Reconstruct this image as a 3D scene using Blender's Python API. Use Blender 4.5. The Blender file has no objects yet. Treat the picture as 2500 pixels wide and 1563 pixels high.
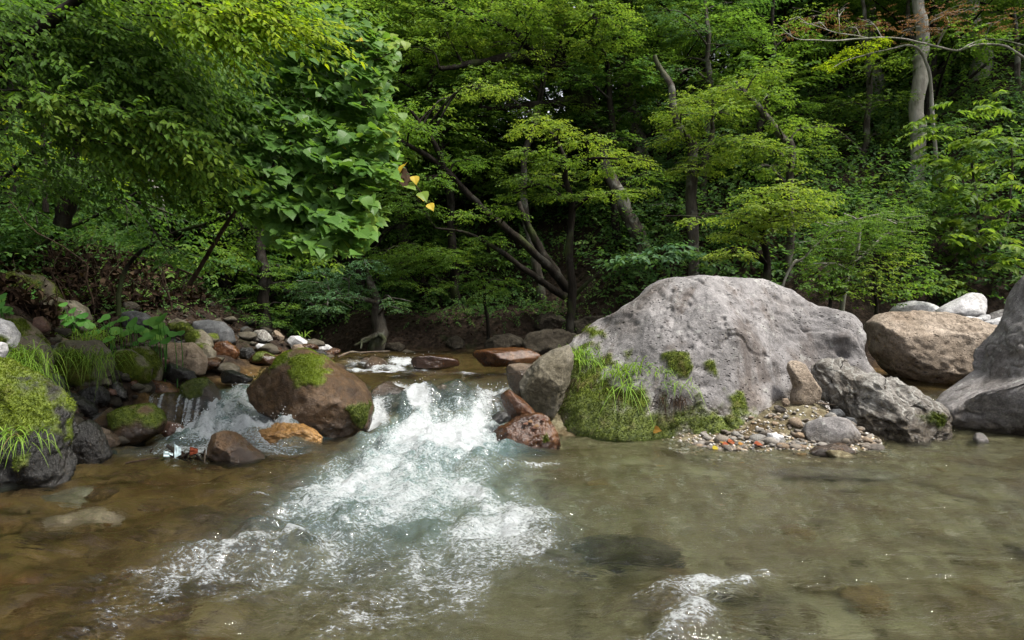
import bpy, bmesh, math, random
import numpy as np
from mathutils import Vector

# ------------------------------------------------------------------ camera, sky, sun, exposure
scene = bpy.context.scene
EYE = 1.2                       # lens height above the pool (m)
FPX = 24.0 / 36.0 * 2500.0      # focal length in photograph pixels
cam_data = bpy.data.cameras.new("camera")
cam_data.lens = 24.0
cam_data.sensor_width = 36.0
cam_data.clip_start = 0.05
cam_data.clip_end = 1000.0
cam = bpy.data.objects.new("camera", cam_data)
cam.location = (0, 0, EYE)
cam.rotation_euler = (math.radians(90), 0, 0)
scene.collection.objects.link(cam)
scene.camera = cam

SUN_EL, SUN_AZ = math.radians(58), math.radians(122)      # azimuth measured from +Y towards +X
world = bpy.data.worlds.new("World")
scene.world = world
world.use_nodes = True
wn = world.node_tree
wn.nodes.clear()
w_out = wn.nodes.new("ShaderNodeOutputWorld")
w_bg = wn.nodes.new("ShaderNodeBackground")
w_sky = wn.nodes.new("ShaderNodeTexSky")
w_sky.sky_type = 'NISHITA'
w_sky.sun_disc = False
w_sky.sun_elevation = SUN_EL
w_sky.sun_rotation = SUN_AZ
w_sky.air_density = 1.0
w_sky.dust_density = 4.0
w_sky.ozone_density = 1.0
w_hs = wn.nodes.new("ShaderNodeHueSaturation")
w_hs.inputs['Saturation'].default_value = 0.22           # thin cloud: nearly white sky
wn.links.new(w_sky.outputs[0], w_hs.inputs['Color'])
wn.links.new(w_hs.outputs[0], w_bg.inputs['Color'])
w_bg.inputs['Strength'].default_value = 0.15
wn.links.new(w_bg.outputs[0], w_out.inputs[0])

sun_data = bpy.data.lights.new("sun", 'SUN')
sun_data.energy = 3.0
sun_data.angle = math.radians(12)
sun_data.color = (1.0, 0.95, 0.86)
sun = bpy.data.objects.new("sun", sun_data)
sdir = Vector((math.sin(SUN_AZ) * math.cos(SUN_EL), math.cos(SUN_AZ) * math.cos(SUN_EL), math.sin(SUN_EL)))
sun.rotation_euler = sdir.to_track_quat('Z', 'Y').to_euler()
sun.location = (0, 0, 30)
scene.collection.objects.link(sun)

scene.view_settings.view_transform = 'Standard'
scene.view_settings.look = 'None'
scene.view_settings.gamma = 1.0
scene.view_settings.use_curve_mapping = False
scene.view_settings.exposure = 1.13
scene.render.engine = 'CYCLES'
cy = scene.cycles
cy.max_bounces = 10
cy.diffuse_bounces = 4
cy.glossy_bounces = 3
cy.transmission_bounces = 6
cy.transparent_max_bounces = 8
cy.use_denoising = True
try:
    cy.denoiser = 'OPENIMAGEDENOISE'
except Exception:
    pass
cy.sample_clamp_indirect = 4.0
cy.blur_glossy = 1.0

# ------------------------------------------------------------------ helpers
R0 = np.random.default_rng(7)
random.seed(7)
COL = scene.collection

def P(px, py, d):
    """photograph pixel at distance d (m) -> world point"""
    return np.array([(px - 1250.0) / FPX * d, d, EYE - (py - 781.5) / FPX * d])

def crop(x0, y0, s):
    return lambda pts: [(x0 + s * x, y0 + s * y) for (x, y) in pts]
C1 = crop(0, 650, .38363); C2 = crop(550, 780, .37206); C3 = crop(1200, 640, .33065); C4 = crop(1700, 640, .33071)
N1 = crop(0, 680, .2067); N2 = crop(400, 700, .18603); N3 = crop(0, 950, .29762)
C5 = crop(0, 0, .46296); C6 = crop(900, 0, .56219); C7 = crop(1600, 0, .49614); C8 = crop(600, 560, .33071); C9 = crop(0, 400, .28938)
D0 = crop(0, 0, 1.0339)
def c_(f, x, y): return f([(x, y)])[0]

_perm = np.random.default_rng(3).permutation(256)
_perm = np.concatenate([_perm, _perm, _perm])
_g3 = np.random.default_rng(4).normal(size=(256, 3)); _g3 /= np.linalg.norm(_g3, axis=1)[:, None]
def noise3(p):
    p = np.asarray(p, float)
    i = np.floor(p).astype(int); f = p - i; i &= 255
    u = f * f * f * (f * (f * 6 - 15) + 10)
    out = 0
    for dx in (0, 1):
        wx = u[:, 0] if dx else 1 - u[:, 0]
        for dy in (0, 1):
            wy = u[:, 1] if dy else 1 - u[:, 1]
            for dz in (0, 1):
                wz = u[:, 2] if dz else 1 - u[:, 2]
                h = _perm[_perm[_perm[(i[:, 0] + dx) & 255] + ((i[:, 1] + dy) & 255)] + ((i[:, 2] + dz) & 255)]
                g = _g3[h]
                out = out + wx * wy * wz * (g[:, 0] * (f[:, 0] - dx) + g[:, 1] * (f[:, 1] - dy) + g[:, 2] * (f[:, 2] - dz))
    return out * 1.6
def fbm(p, o=4, lac=2.05, gain=.5):
    s = 0; a = 1; q = np.asarray(p, float)
    for k in range(o):
        s = s + a * noise3(q + 17.3 * k); q = q * lac; a *= gain
    return s
def ridged(p, o=4, gain=.5):
    s = 0; a = 1; q = np.asarray(p, float)
    for k in range(o):
        s = s + a * (1 - 2 * np.abs(noise3(q + 9.1 * k))); q = q * 2.1; a *= gain
    return s
def sm(a, b, t):
    t = np.clip((t - a) / (b - a), 0, 1); return t * t * (3 - 2 * t)

def mesh_data(name, V, F, mat=None, smooth=True, attrs=None):
    V = np.asarray(V, np.float32); F = np.asarray(F, np.int32)
    me = bpy.data.meshes.new(name)
    n, k = F.shape
    me.vertices.add(len(V)); me.vertices.foreach_set("co", V.ravel())
    me.loops.add(n * k); me.loops.foreach_set("vertex_index", F.ravel())
    me.polygons.add(n); me.polygons.foreach_set("loop_start", np.arange(0, n * k, k, dtype=np.int32))
    try: me.polygons.foreach_set("loop_total", np.full(n, k, np.int32))
    except Exception: pass
    me.polygons.foreach_set("use_smooth", np.full(n, bool(smooth)))
    for an, av in (attrs or {}).items():
        a = me.attributes.new(an, 'FLOAT', 'POINT'); a.data.foreach_set("value", np.asarray(av, np.float32))
    me.update(calc_edges=True)
    if mat: me.materials.append(mat)
    return me
def link(name, data, parent=None, loc=None):
    o = bpy.data.objects.new(name, data); COL.objects.link(o)
    if parent is not None: o.parent = parent
    if loc is not None: o.location = tuple(float(v) for v in loc)
    return o
def tag(o, label=None, cat=None, group=None, kind=None):
    if label: o['label'] = label
    if cat: o['category'] = cat
    if group: o['group'] = group
    if kind: o['kind'] = kind
    return o
def mesh_obj(name, V, F, mat, parent=None, loc=(0, 0, 0), smooth=True, attrs=None):
    return link(name, mesh_data(name, np.asarray(V) - np.asarray(loc) if parent is None else V, F, mat, smooth, attrs), parent, loc if parent is None else None)

_ico = {}
def ico(l):
    if l not in _ico:
        bm = bmesh.new(); bmesh.ops.create_icosphere(bm, subdivisions=l, radius=1)
        V = np.array([v.co[:] for v in bm.verts]); F = np.array([[v.index for v in f.verts] for f in bm.faces]); bm.free()
        V /= np.linalg.norm(V, axis=1)[:, None]; _ico[l] = (V, F)
    return _ico[l]
def vnormals(V, F):
    n = np.cross(V[F[:, 1]] - V[F[:, 0]], V[F[:, 2]] - V[F[:, 0]])
    N = np.zeros_like(V)
    for k in range(3): np.add.at(N, F[:, k], n)
    return N / (np.linalg.norm(N, axis=1)[:, None] + 1e-9)
def poly_sd(q, poly):
    """signed distance (inside > 0) of points q (N,2) to a polygon"""
    poly = np.asarray(poly, float); a = poly; b = np.roll(poly, -1, 0)
    best = np.full(len(q), 1e9); ins = np.zeros(len(q), bool)
    for s, e in zip(a, b):
        d = e - s; t = np.clip(((q - s) @ d) / (d @ d + 1e-12), 0, 1)
        best = np.minimum(best, np.linalg.norm(q - s - t[:, None] * d, axis=1))
        c = ((s[1] > q[:, 1]) != (e[1] > q[:, 1]))
        with np.errstate(divide='ignore', invalid='ignore'):
            xx = (e[0] - s[0]) * (q[:, 1] - s[1]) / (e[1] - s[1] + 1e-12) + s[0]
        ins ^= c & (q[:, 0] < xx)
    return np.where(ins, best, -best)
def tube(pts, radii, sides=7, wob=0.0, seed=0):
    pts = np.asarray(pts, float); radii = np.asarray(radii, float); n = len(pts)
    T = np.gradient(pts, axis=0); T /= np.linalg.norm(T, axis=1)[:, None] + 1e-9
    ref = np.array([0, 0, 1.0]) if abs(T[0][2]) < .8 else np.array([1.0, 0, 0])
    A = np.cross(T, ref); A /= np.linalg.norm(A, axis=1)[:, None] + 1e-9
    B = np.cross(T, A)
    th = np.arange(sides) / sides * 2 * np.pi
    ring = A[:, None, :] * np.cos(th)[None, :, None] + B[:, None, :] * np.sin(th)[None, :, None]
    V = pts[:, None, :] + ring * radii[:, None, None]
    V = V.reshape(-1, 3)
    if wob: V = V + wob * np.repeat(radii, sides)[:, None] * noise3(V * 3 / max(radii.max(), .02) * .25 + seed)[:, None] * ring.reshape(-1, 3)
    i = np.arange(n - 1)[:, None] * sides + np.arange(sides)[None, :]
    j = np.arange(n - 1)[:, None] * sides + (np.arange(sides)[None, :] + 1) % sides
    F = np.stack([i, j, j + sides, i + sides], -1).reshape(-1, 4)
    return V, F
def spline(pts, n):
    pts = np.asarray(pts, float)
    if len(pts) == 2: return pts[0] + np.linspace(0, 1, n)[:, None] * (pts[1] - pts[0])
    p = np.vstack([2 * pts[0] - pts[1], pts, 2 * pts[-1] - pts[-2]]); m = len(pts) - 1
    out = []
    for t in np.linspace(0, m - 1e-6, n):
        k = int(t); f = t - k; a, b, c, d = p[k], p[k + 1], p[k + 2], p[k + 3]
        out.append(.5 * (2 * b + (c - a) * f + (2 * a - 5 * b + 4 * c - d) * f * f + (3 * b - a - 3 * c + d) * f ** 3))
    return np.array(out)
class Bag:
    """collects pieces with one face size into ONE mesh"""
    def __init__(s): s.V = []; s.F = []; s.A = []; s.n = 0
    def add(s, V, F, a=0.0):
        s.V.append(V); s.F.append(np.asarray(F) + s.n); s.n += len(V); s.A.append(np.broadcast_to(np.asarray(a, float), (len(V),)))
    def data(s, name, mat, off=(0, 0, 0), smooth=True):
        return mesh_data(name, np.vstack(s.V) - np.asarray(off), np.vstack(s.F), mat, smooth, {'tint': np.concatenate(s.A)})

# ------------------------------------------------------------------ materials
class NT:
    def __init__(s, name):
        s.m = bpy.data.materials.new(name); s.m.use_nodes = True; s.t = s.m.node_tree; s.t.nodes.clear()
        s.out = s.new("OutputMaterial"); s.tc = s.new("TexCoord").outputs['Object']
    def new(s, k): return s.t.nodes.new("ShaderNode" + k)
    def put(s, sock, v):
        if v is None: return
        if hasattr(v, 'is_output'): s.t.links.new(v, sock)
        else:
            if isinstance(v, tuple) and len(v) == 3 and sock.type == 'RGBA': v = v + (1,)
            sock.default_value = v
    def scaled(s, sc):
        mp = s.new("Mapping"); s.put(mp.inputs['Vector'], s.tc); mp.inputs['Scale'].default_value = sc if isinstance(sc, tuple) else (sc,) * 3
        return mp.outputs[0]
    def noise(s, scale, detail=4, rough=.55, vec=None, dist=0.0):
        n = s.new("TexNoise"); s.put(n.inputs['Vector'], vec or s.tc); n.inputs['Scale'].default_value = scale
        n.inputs['Detail'].default_value = detail; n.inputs['Roughness'].default_value = rough; n.inputs['Distortion'].default_value = dist
        return n.outputs['Fac']
    def voro(s, scale, feature='F1', vec=None):
        n = s.new("TexVoronoi"); n.feature = feature; s.put(n.inputs['Vector'], vec or s.tc); n.inputs['Scale'].default_value = scale
        return n.outputs['Distance']
    def ramp(s, fac, stops):
        r = s.new("ValToRGB"); s.put(r.inputs[0], fac); e = r.color_ramp.elements
        while len(e) < len(stops): e.new(.5)
        for el, (p, c) in zip(e, stops):
            el.position = p; el.color = (c if isinstance(c, tuple) else (c, c, c)) + (1,)
        return r.outputs[0]
    def mix(s, fac, a, b, mode='MIX'):
        n = s.new("MixRGB"); n.blend_type = mode; s.put(n.inputs[0], fac); s.put(n.inputs[1], a); s.put(n.inputs[2], b); return n.outputs[0]
    def math(s, op, a, b=None, c=None, clamp=False):
        n = s.new("Math"); n.operation = op; n.use_clamp = clamp; s.put(n.inputs[0], a)
        if b is not None: s.put(n.inputs[1], b)
        if c is not None: s.put(n.inputs[2], c)
        return n.outputs[0]
    def mr(s, v, a, b, c=0.0, d=1.0, smooth=True):
        n = s.new("MapRange"); n.interpolation_type = 'SMOOTHSTEP' if smooth else 'LINEAR'; s.put(n.inputs[0], v)
        for k, x in enumerate((a, b, c, d)): s.put(n.inputs[k + 1], x)
        return n.outputs[0]
    def attr(s, name):
        n = s.new("Attribute"); n.attribute_name = name; return n.outputs['Fac']
    def bump(s, h, dist, strength=1.0, nrm=None):
        b = s.new("Bump"); b.inputs['Strength'].default_value = strength; b.inputs['Distance'].default_value = dist; s.put(b.inputs['Height'], h); s.put(b.inputs['Normal'], nrm)
        return b.outputs[0]
    def principled(s, col, rough, nrm=None, **kw):
        b = s.new("BsdfPrincipled"); s.put(b.inputs['Base Color'], col); s.put(b.inputs['Roughness'], rough); s.put(b.inputs['Normal'], nrm)
        for k, v in kw.items(): s.put(b.inputs[k.replace('_', ' ')], v)
        return b.outputs[0]
    def mixs(s, fac, a, b):
        n = s.new("MixShader"); s.put(n.inputs[0], fac); s.put(n.inputs[1], a); s.put(n.inputs[2], b); return n.outputs[0]
    def done(s, sh): s.put(s.out.inputs['Surface'], sh); return s.m

def mat_rock(name, c1, c2, c3, scale=2.0, pit=0.0, pit_scale=28, crack=0.0, rough=.85, wet_rough=.18, lichen=0.0, grain=.012, vein=0.0, per_object=0.0, base_wet=0.0, streak=None, speck=1.0, run=0.0):
    t = NT(name)
    big = t.noise(scale, 5, .6)
    vec = t.scaled(streak) if streak else None
    mid = t.noise(scale * 5, 6, .65, vec)
    fine = t.noise(scale * 45, 4, .7)
    col = t.ramp(big, [(.32, c1), (.5, c2), (.68, c3)])
    col = t.mix(t.mr(mid, .35, .68, 0, .55), col, tuple(x * .55 for x in c1))
    spk = t.noise(scale * 15, 5, .75)
    st = t.noise(scale * .7, 4, .6, dist=.5)
    col = t.mix(t.mr(st, .50, .68, 0, .55), col, t.mix(1.0, col, (.52, .45, .38), 'MULTIPLY'))
    col = t.mix(t.mr(st, .30, .44, .35, 0), col, t.mix(1.0, col, (1.28, 1.27, 1.27), 'MULTIPLY'))
    col = t.mix(.7 * speck, col, t.ramp(spk, [(.30, .50), (.5, .98), (.70, 1.55)]), 'MULTIPLY')
    col = t.mix(.75 * speck, col, t.ramp(fine, [(.3, .55), (.5, 1.0), (.72, 1.5)]), 'MULTIPLY')
    if per_object:
        oi = t.new("ObjectInfo")
        col = t.mix(1.0, col, t.ramp(oi.outputs['Random'], [(0, (.55, .52, .5)), (.25, (1.1, 1.02, .92)), (.45, (.75, .72, .70)), (.6, (1.25, 1.0, .75)), (.75, (.9, .95, .98)), (1, (1.35, 1.3, 1.25))]), 'MULTIPLY')
    h = t.math('ADD', t.math('ADD', mid, t.math('MULTIPLY', spk, .55)), t.math('MULTIPLY', fine, .3))
    if pit:
        v = t.voro(pit_scale, vec=t.scaled((1, 1, 1.5)))
        m2 = t.noise(scale * 3.1, 2)
        hole = t.math('MULTIPLY', t.mr(v, .10, .30, 1, 0), t.mr(m2, .42, .60))
        v2 = t.voro(pit_scale * .37, vec=t.scaled((1, 1, 1.7)))
        hole2 = t.math('MULTIPLY', t.mr(v2, .06, .22, 1, 0), t.mr(t.noise(scale * 1.7, 2), .48, .62))
        hole = t.math('MAXIMUM', hole, hole2)
        col = t.mix(t.math('MULTIPLY', hole, .55 * pit), col, tuple(x * .3 for x in c1))
        h = t.math('SUBTRACT', h, t.math('MULTIPLY', hole, 1.6 * pit))
    if crack:
        wv = t.noise(scale * 2.4, 3)
        mp = t.new("MixRGB"); mp.inputs[0].default_value = .12; t.put(mp.inputs[1], t.tc); nn = t.new("TexNoise"); nn.inputs['Scale'].default_value = scale * 3; t.put(nn.inputs['Vector'], t.tc); t.put(mp.inputs[2], nn.outputs['Color'])
        e = t.voro(scale * 1.1, 'DISTANCE_TO_EDGE', mp.outputs[0])
        ck = t.math('MULTIPLY', t.mr(e, .0, .018, 1, 0), t.mr(wv, .45, .6))
        col = t.mix(t.math('MULTIPLY', ck, crack), col, tuple(x * .25 for x in c1))
        h = t.math('SUBTRACT', h, t.math('MULTIPLY', ck, 1.0))
    if run:
        rn = t.mr(t.noise(2.6, 6, .65, t.scaled((1.2, 1.2, .22)), dist=.3), .50, .66, 0, run)
        col = t.mix(rn, col, t.mix(1.0, col, (.50, .43, .38), 'MULTIPLY'))
    if lichen:
        l = t.math('MULTIPLY', t.mr(t.noise(scale * 6, 5, .7), .58, .66), lichen)
        col = t.mix(l, col, (.42, .43, .40))
    if vein:
        w = t.new("TexWave"); w.inputs['Scale'].default_value = 3; w.inputs['Distortion'].default_value = 14; w.inputs['Detail'].default_value = 4; t.put(w.inputs['Vector'], t.scaled((1, 1, 2.2)))
        col = t.mix(t.math('MULTIPLY', t.mr(w.outputs['Fac'], .82, .95), vein), col, (.40, .40, .37))
    wet = t.attr('wet')
    if base_wet: wet = t.math('MAXIMUM', wet, base_wet)
    col = t.mix(wet, col, t.mix(1.0, col, (.36, .31, .25), 'MULTIPLY'))
    moss = t.attr('moss'); tone = t.attr('tone')
    mn = t.noise(26, 5, .7); mn2 = t.noise(5, 3, .6)
    mcol = t.mix(t.mr(mn, .3, .7), (.028, .042, .008), (.10, .125, .014))
    mbr = t.mix(t.mr(mn, .3, .7), (.08, .12, .012), (.19, .25, .022))
    mcol = t.mix(tone, mcol, mbr)
    mcol = t.mix(t.mr(mn2, .5, .7, 0, .6), mcol, (.10, .075, .03))
    col = t.mix(moss, col, mcol)
    rg = t.math('ADD', t.math('MULTIPLY', wet, wet_rough - rough), rough)
    rg = t.math('ADD', rg, t.math('MULTIPLY', t.math('SUBTRACT', fine, .5), .2))
    rg = t.math('MAXIMUM', rg, t.math('MULTIPLY', moss, .9))
    h = t.math('ADD', h, t.math('MULTIPLY', moss, t.math('MULTIPLY', mn, 1.2)))
    return t.done(t.principled(col, rg, t.bump(h, grain * 1.9, 1.0), Specular_IOR_Level=t.math('ADD', t.math('MULTIPLY', wet, .4), .2 if rough > .6 else .45)))

M = {}
M['boulder'] = mat_rock('grey_boulder_stone', (.135, .128, .129), (.195, .185, .184), (.26, .246, .242), 1.1, pit=.7, pit_scale=17, grain=.010, speck=.85, run=.75, lichen=.28)
M['pitted'] = mat_rock('tan_pitted_stone', (.18, .14, .105), (.27, .22, .172), (.36, .305, .25), 2.2, pit=1.0, pit_scale=24, grain=.016)
M['lichen'] = mat_rock('speckled_grey_stone', (.13, .122, .12), (.205, .193, .19), (.28, .266, .262), 2.2, lichen=.5, grain=.014)
M['angular'] = mat_rock('layered_grey_stone', (.12, .108, .094), (.23, .215, .195), (.36, .35, .33), 2.4, vein=.4, crack=.7, grain=.022)
M['pale'] = mat_rock('pale_grey_stone', (.33, .325, .33), (.42, .415, .42), (.50, .49, .485), 1.8, grain=.008)
M['tan'] = mat_rock('tan_stone', (.13, .095, .065), (.20, .155, .115), (.27, .215, .165), 3, crack=.5, grain=.010)
M['brown'] = mat_rock('wet_brown_stone', (.030, .014, .004), (.085, .045, .016), (.19, .135, .095), 2.2, pit=.35, pit_scale=40, rough=.42, grain=.014)
M['rust'] = mat_rock('wet_rusty_stone', (.035, .012, .004), (.085, .032, .010), (.15, .075, .032), 3, rough=.25, grain=.007, base_wet=.25)
M['amber'] = mat_rock('amber_stone', (.16, .075, .02), (.28, .15, .045), (.34, .22, .10), 3, rough=.3, grain=.008)
M['black'] = mat_rock('wet_black_stone', (.007, .0065, .006), (.015, .014, .013), (.034, .028, .022), 2.6, rough=.28, wet_rough=.12, grain=.012, streak=(1, 1, .5))
M['dark'] = mat_rock('dark_grey_stone', (.045, .047, .05), (.07, .072, .075), (.10, .10, .10), 3, grain=.007)
M['shade'] = mat_rock('shade_toned_stone', (.03, .024, .017), (.06, .05, .036), (.10, .088, .068), 3, crack=.6, grain=.016)  # dark tone; stands in for shade on the far bank and domed boulder
M['olive'] = mat_rock('olive_grey_stone', (.075, .064, .042), (.13, .115, .084), (.20, .185, .155), 3, grain=.010)
M['red'] = mat_rock('red_brown_stone', (.075, .034, .022), (.12, .062, .044), (.17, .105, .08), 4, rough=.5, grain=.008)
M['pebble'] = mat_rock('mixed_pebble_stone', (.17, .155, .14), (.24, .225, .205), (.31, .29, .27), 9, grain=.004, per_object=1)
M['bed_brown'] = mat_rock('rusty_bed_stone', (.035, .018, .006), (.10, .055, .02), (.21, .14, .07), 5, grain=.006, per_object=1)
M['bed'] = mat_rock('river_bed_stone', (.045, .034, .016), (.145, .122, .07), (.30, .275, .185), 5, grain=.006, per_object=1)

def mat_leaf(name, dark, midc, light, trans=.48, rough=.55, spec=.2, stops=(.0, .5, 1.0)):
    t = NT(name)
    tint = t.attr('tint')
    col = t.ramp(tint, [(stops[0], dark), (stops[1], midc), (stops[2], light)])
    d = t.principled(col, rough, None, Specular_IOR_Level=spec)
    tr = t.new("BsdfTranslucent"); t.put(tr.inputs['Color'], t.mix(1.0, col, (1.5, 1.45, .7), 'MULTIPLY'))
    return t.done(t.mixs(trans, d, tr.outputs[0]))
L = {}
L['bright'] = mat_leaf('bright_green_leaf', (.058, .108, .020), (.105, .185, .032), (.19, .255, .045), trans=.54)
L['mid'] = mat_leaf('mid_green_leaf', (.052, .110, .021), (.098, .185, .035), (.175, .25, .05), trans=.56)
L['deep'] = mat_leaf('deep_green_leaf', (.038, .094, .026), (.070, .148, .036), (.125, .20, .046), trans=.56)
L['teal'] = mat_leaf('blue_green_leaf', (.038, .092, .040), (.070, .148, .068), (.11, .19, .082))
L['vine'] = mat_leaf('vine_leaf', (.045, .110, .026), (.088, .178, .034), (.19, .26, .03), trans=.45, rough=.42)
L['yellow'] = mat_leaf('yellow_green_leaf', (.085, .165, .010), (.16, .265, .014), (.27, .34, .018), trans=.58)
L['lance'] = mat_leaf('long_green_leaf', (.040, .095, .012), (.080, .160, .018), (.17, .24, .02), trans=.55)
L['autumn'] = mat_leaf('russet_leaf', (.11, .05, .035), (.16, .085, .06), (.19, .13, .06), trans=.35)
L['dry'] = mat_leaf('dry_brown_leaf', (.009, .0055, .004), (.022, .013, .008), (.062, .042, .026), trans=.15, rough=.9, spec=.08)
L['grass'] = mat_leaf('grass_blade', (.16, .13, .05), (.10, .20, .025), (.20, .31, .04), trans=.4, stops=(0, .25, 1))
L['butter'] = mat_leaf('butterbur_leaf', (.055, .17, .035), (.085, .23, .045), (.14, .28, .05), trans=.4)
L['moss'] = mat_leaf('moss_blade', (.035, .05, .008), (.085, .115, .014), (.20, .265, .022), trans=.35, rough=.7, spec=.1)
L['orange'] = mat_leaf('orange_leaf', (.20, .045, .02), (.26, .075, .03), (.28, .16, .03), trans=.3)

def mat_bark(name, c1, c2, lich=.3):
    t = NT(name)
    n = t.noise(9, 6, .7, t.scaled((1, 1, .22))); m = t.noise(3.3, 4, .6)
    col = t.mix(t.mr(n, .3, .7), c1, c2)
    col = t.mix(t.math('MULTIPLY', t.mr(m, .52, .62), lich), col, (.30, .31, .27))
    col = t.mix(t.math('MULTIPLY', t.mr(t.noise(1.1, 3), .55, .65), .5), col, (.05, .07, .02))
    return t.done(t.principled(col, .95, t.bump(n, .035, 1.0), Specular_IOR_Level=.1))
M['bark_dark'] = mat_bark('dark_bark', (.006, .005, .004), (.022, .018, .014), .05)
M['bark_grey'] = mat_bark('grey_bark', (.028, .024, .020), (.085, .075, .062), .3)
M['bark_pale'] = mat_bark('pale_lichen_bark', (.16, .148, .128), (.32, .305, .27), .5)
M['twig'] = mat_bark('brown_twig', (.022, .014, .010), (.06, .04, .028), .05)

def mat_ground():
    t = NT('forest_floor_and_bed')
    bed = t.attr('bed'); n = t.noise(1.6, 6, .65); f = t.noise(14, 6, .7); v = t.voro(9)
    soil = t.ramp(f, [(.3, (.008, .006, .0045)), (.5, (.022, .015, .011)), (.7, (.052, .036, .025))])
    soil = t.mix(t.mr(n, .55, .68, 0, .55), soil, (.022, .034, .010))
    sand = t.ramp(f, [(.3, (.062, .051, .029)), (.5, (.135, .115, .070)), (.7, (.225, .20, .132))])
    sand = t.mix(t.mr(v, .0, .5, .7, 0), sand, (.06, .055, .03))
    sand = t.mix(t.mr(n, .48, .64, 0, .7), sand, (.06, .036, .014)); sand = t.mix(t.mr(t.noise(2.6, 4, .6), .55, .68, 0, .7), sand, (.24, .22, .14))
    sand = t.mix(t.attr('rust'), sand, t.mix(1.0, sand, (.62, .44, .26), 'MULTIPLY'))
    col = t.mix(bed, soil, sand)
    return t.done(t.principled(col, .9, t.bump(t.math('ADD', f, t.math('MULTIPLY', v, .8)), .05, .9), Specular_IOR_Level=.12))
M['ground'] = mat_ground()

def mat_water():
    t = NT('stream_water')
    foam = t.attr('foam'); air = t.attr('air')
    w1 = t.noise(6, 4, .55, t.scaled((.55, 1.5, 1)), dist=.7); w2 = t.noise(30, 3, .6, t.scaled((.6, 1.4, 1)), dist=.4)
    ht = t.math('ADD', t.math('MULTIPLY', w1, .025), t.math('MULTIPLY', w2, .007))
    nrm = t.bump(ht, 1.0, 1.0)
    water = t.principled((.88,   .97, .86), .0, nrm, Transmission_Weight=1.0, IOR=1.333)
    f1 = t.noise(13, 6, .72, t.scaled((.7, 1.3, 1)), dist=.8); f2 = t.noise(60, 4, .7, t.scaled((.8, 1.1, 1)))
    k = t.math('ADD', foam, t.math('ADD', t.math('MULTIPLY', t.math('SUBTRACT', f1, .5), 1.0), t.math('MULTIPLY', t.math('SUBTRACT', f2, .5), 1.35)))
    white = t.mr(k, .40, .98)
    fb = t.bump(t.math('ADD', t.math('MULTIPLY', f1, .06), t.math('MULTIPLY', f2, .022)), 1.0, 1.0)
    fo = t.principled((.60, .63, .65), .35, fb, Specular_IOR_Level=.6)
    ft = t.new("BsdfTranslucent"); t.put(ft.inputs['Color'], (.62, .70, .73)); t.put(ft.inputs['Normal'], fb)
    fo = t.mixs(.25, fo, ft.outputs[0])
    milk = t.principled((.17, .27, .27), .12, nrm, Specular_IOR_Level=.6)
    body = t.mixs(t.math('MULTIPLY', air, .72), water, milk)
    return t.done(t.mixs(white, body, fo))
M['water'] = mat_water()
def mat_drop():
    t = NT('water_drop'); return t.done(t.principled((.9, .93, .95), .1, None, Specular_IOR_Level=.8))
M['drop'] = mat_drop()
def mat_plain(name, c, r=.7):
    t = NT(name); n = t.noise(20, 4); return t.done(t.principled(t.mix(t.mr(n, .3, .7), tuple(x * .75 for x in c), c), r))
M['paper'] = mat_plain('faded_blue_white_wrapper', (.55, .68, .72)); M['root'] = mat_bark('root_bark', (.06, .045, .035), (.16, .13, .10), .2)
# ------------------------------------------------------------------ stream levels and land form
def water_level(x, y):
    x = np.asarray(x, float); y = np.asarray(y, float)
    left = sm(-2.2, -2.9, x)                                    # arm left of the mossy boulder
    fall = sm(-3.15, -3.45, x)                                  # thin fall over the ledge at the far side of that arm
    main = .36 * sm(7.1, 8.0, y) + .07 * sm(8.3, 9.2, y) + .15 * sm(10.2, 11.4, y)
    arm = .38 * sm(7.0, 8.3, y) + .13 * sm(9.3, 10.1, y) + .07 * sm(10.2, 11.4, y)
    step = .37 * sm(7.44, 7.64, y) + .14 * sm(9.3, 10.1, y) + .07 * sm(10.2, 11.4, y)
    arm = arm * (1 - fall) + step * fall
    return main * (1 - left) + arm * left
_XL = ([-5, 0, 3, 4.5, 5.5, 6.5, 7.6, 8.8, 10, 12, 13.5, 16, 20], [-6.5, -6, -5.4, -4.5, -4.0, -3.8, -4.3, -4.4, -4.6, -4.1, -4.0, -6, -9])
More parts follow.
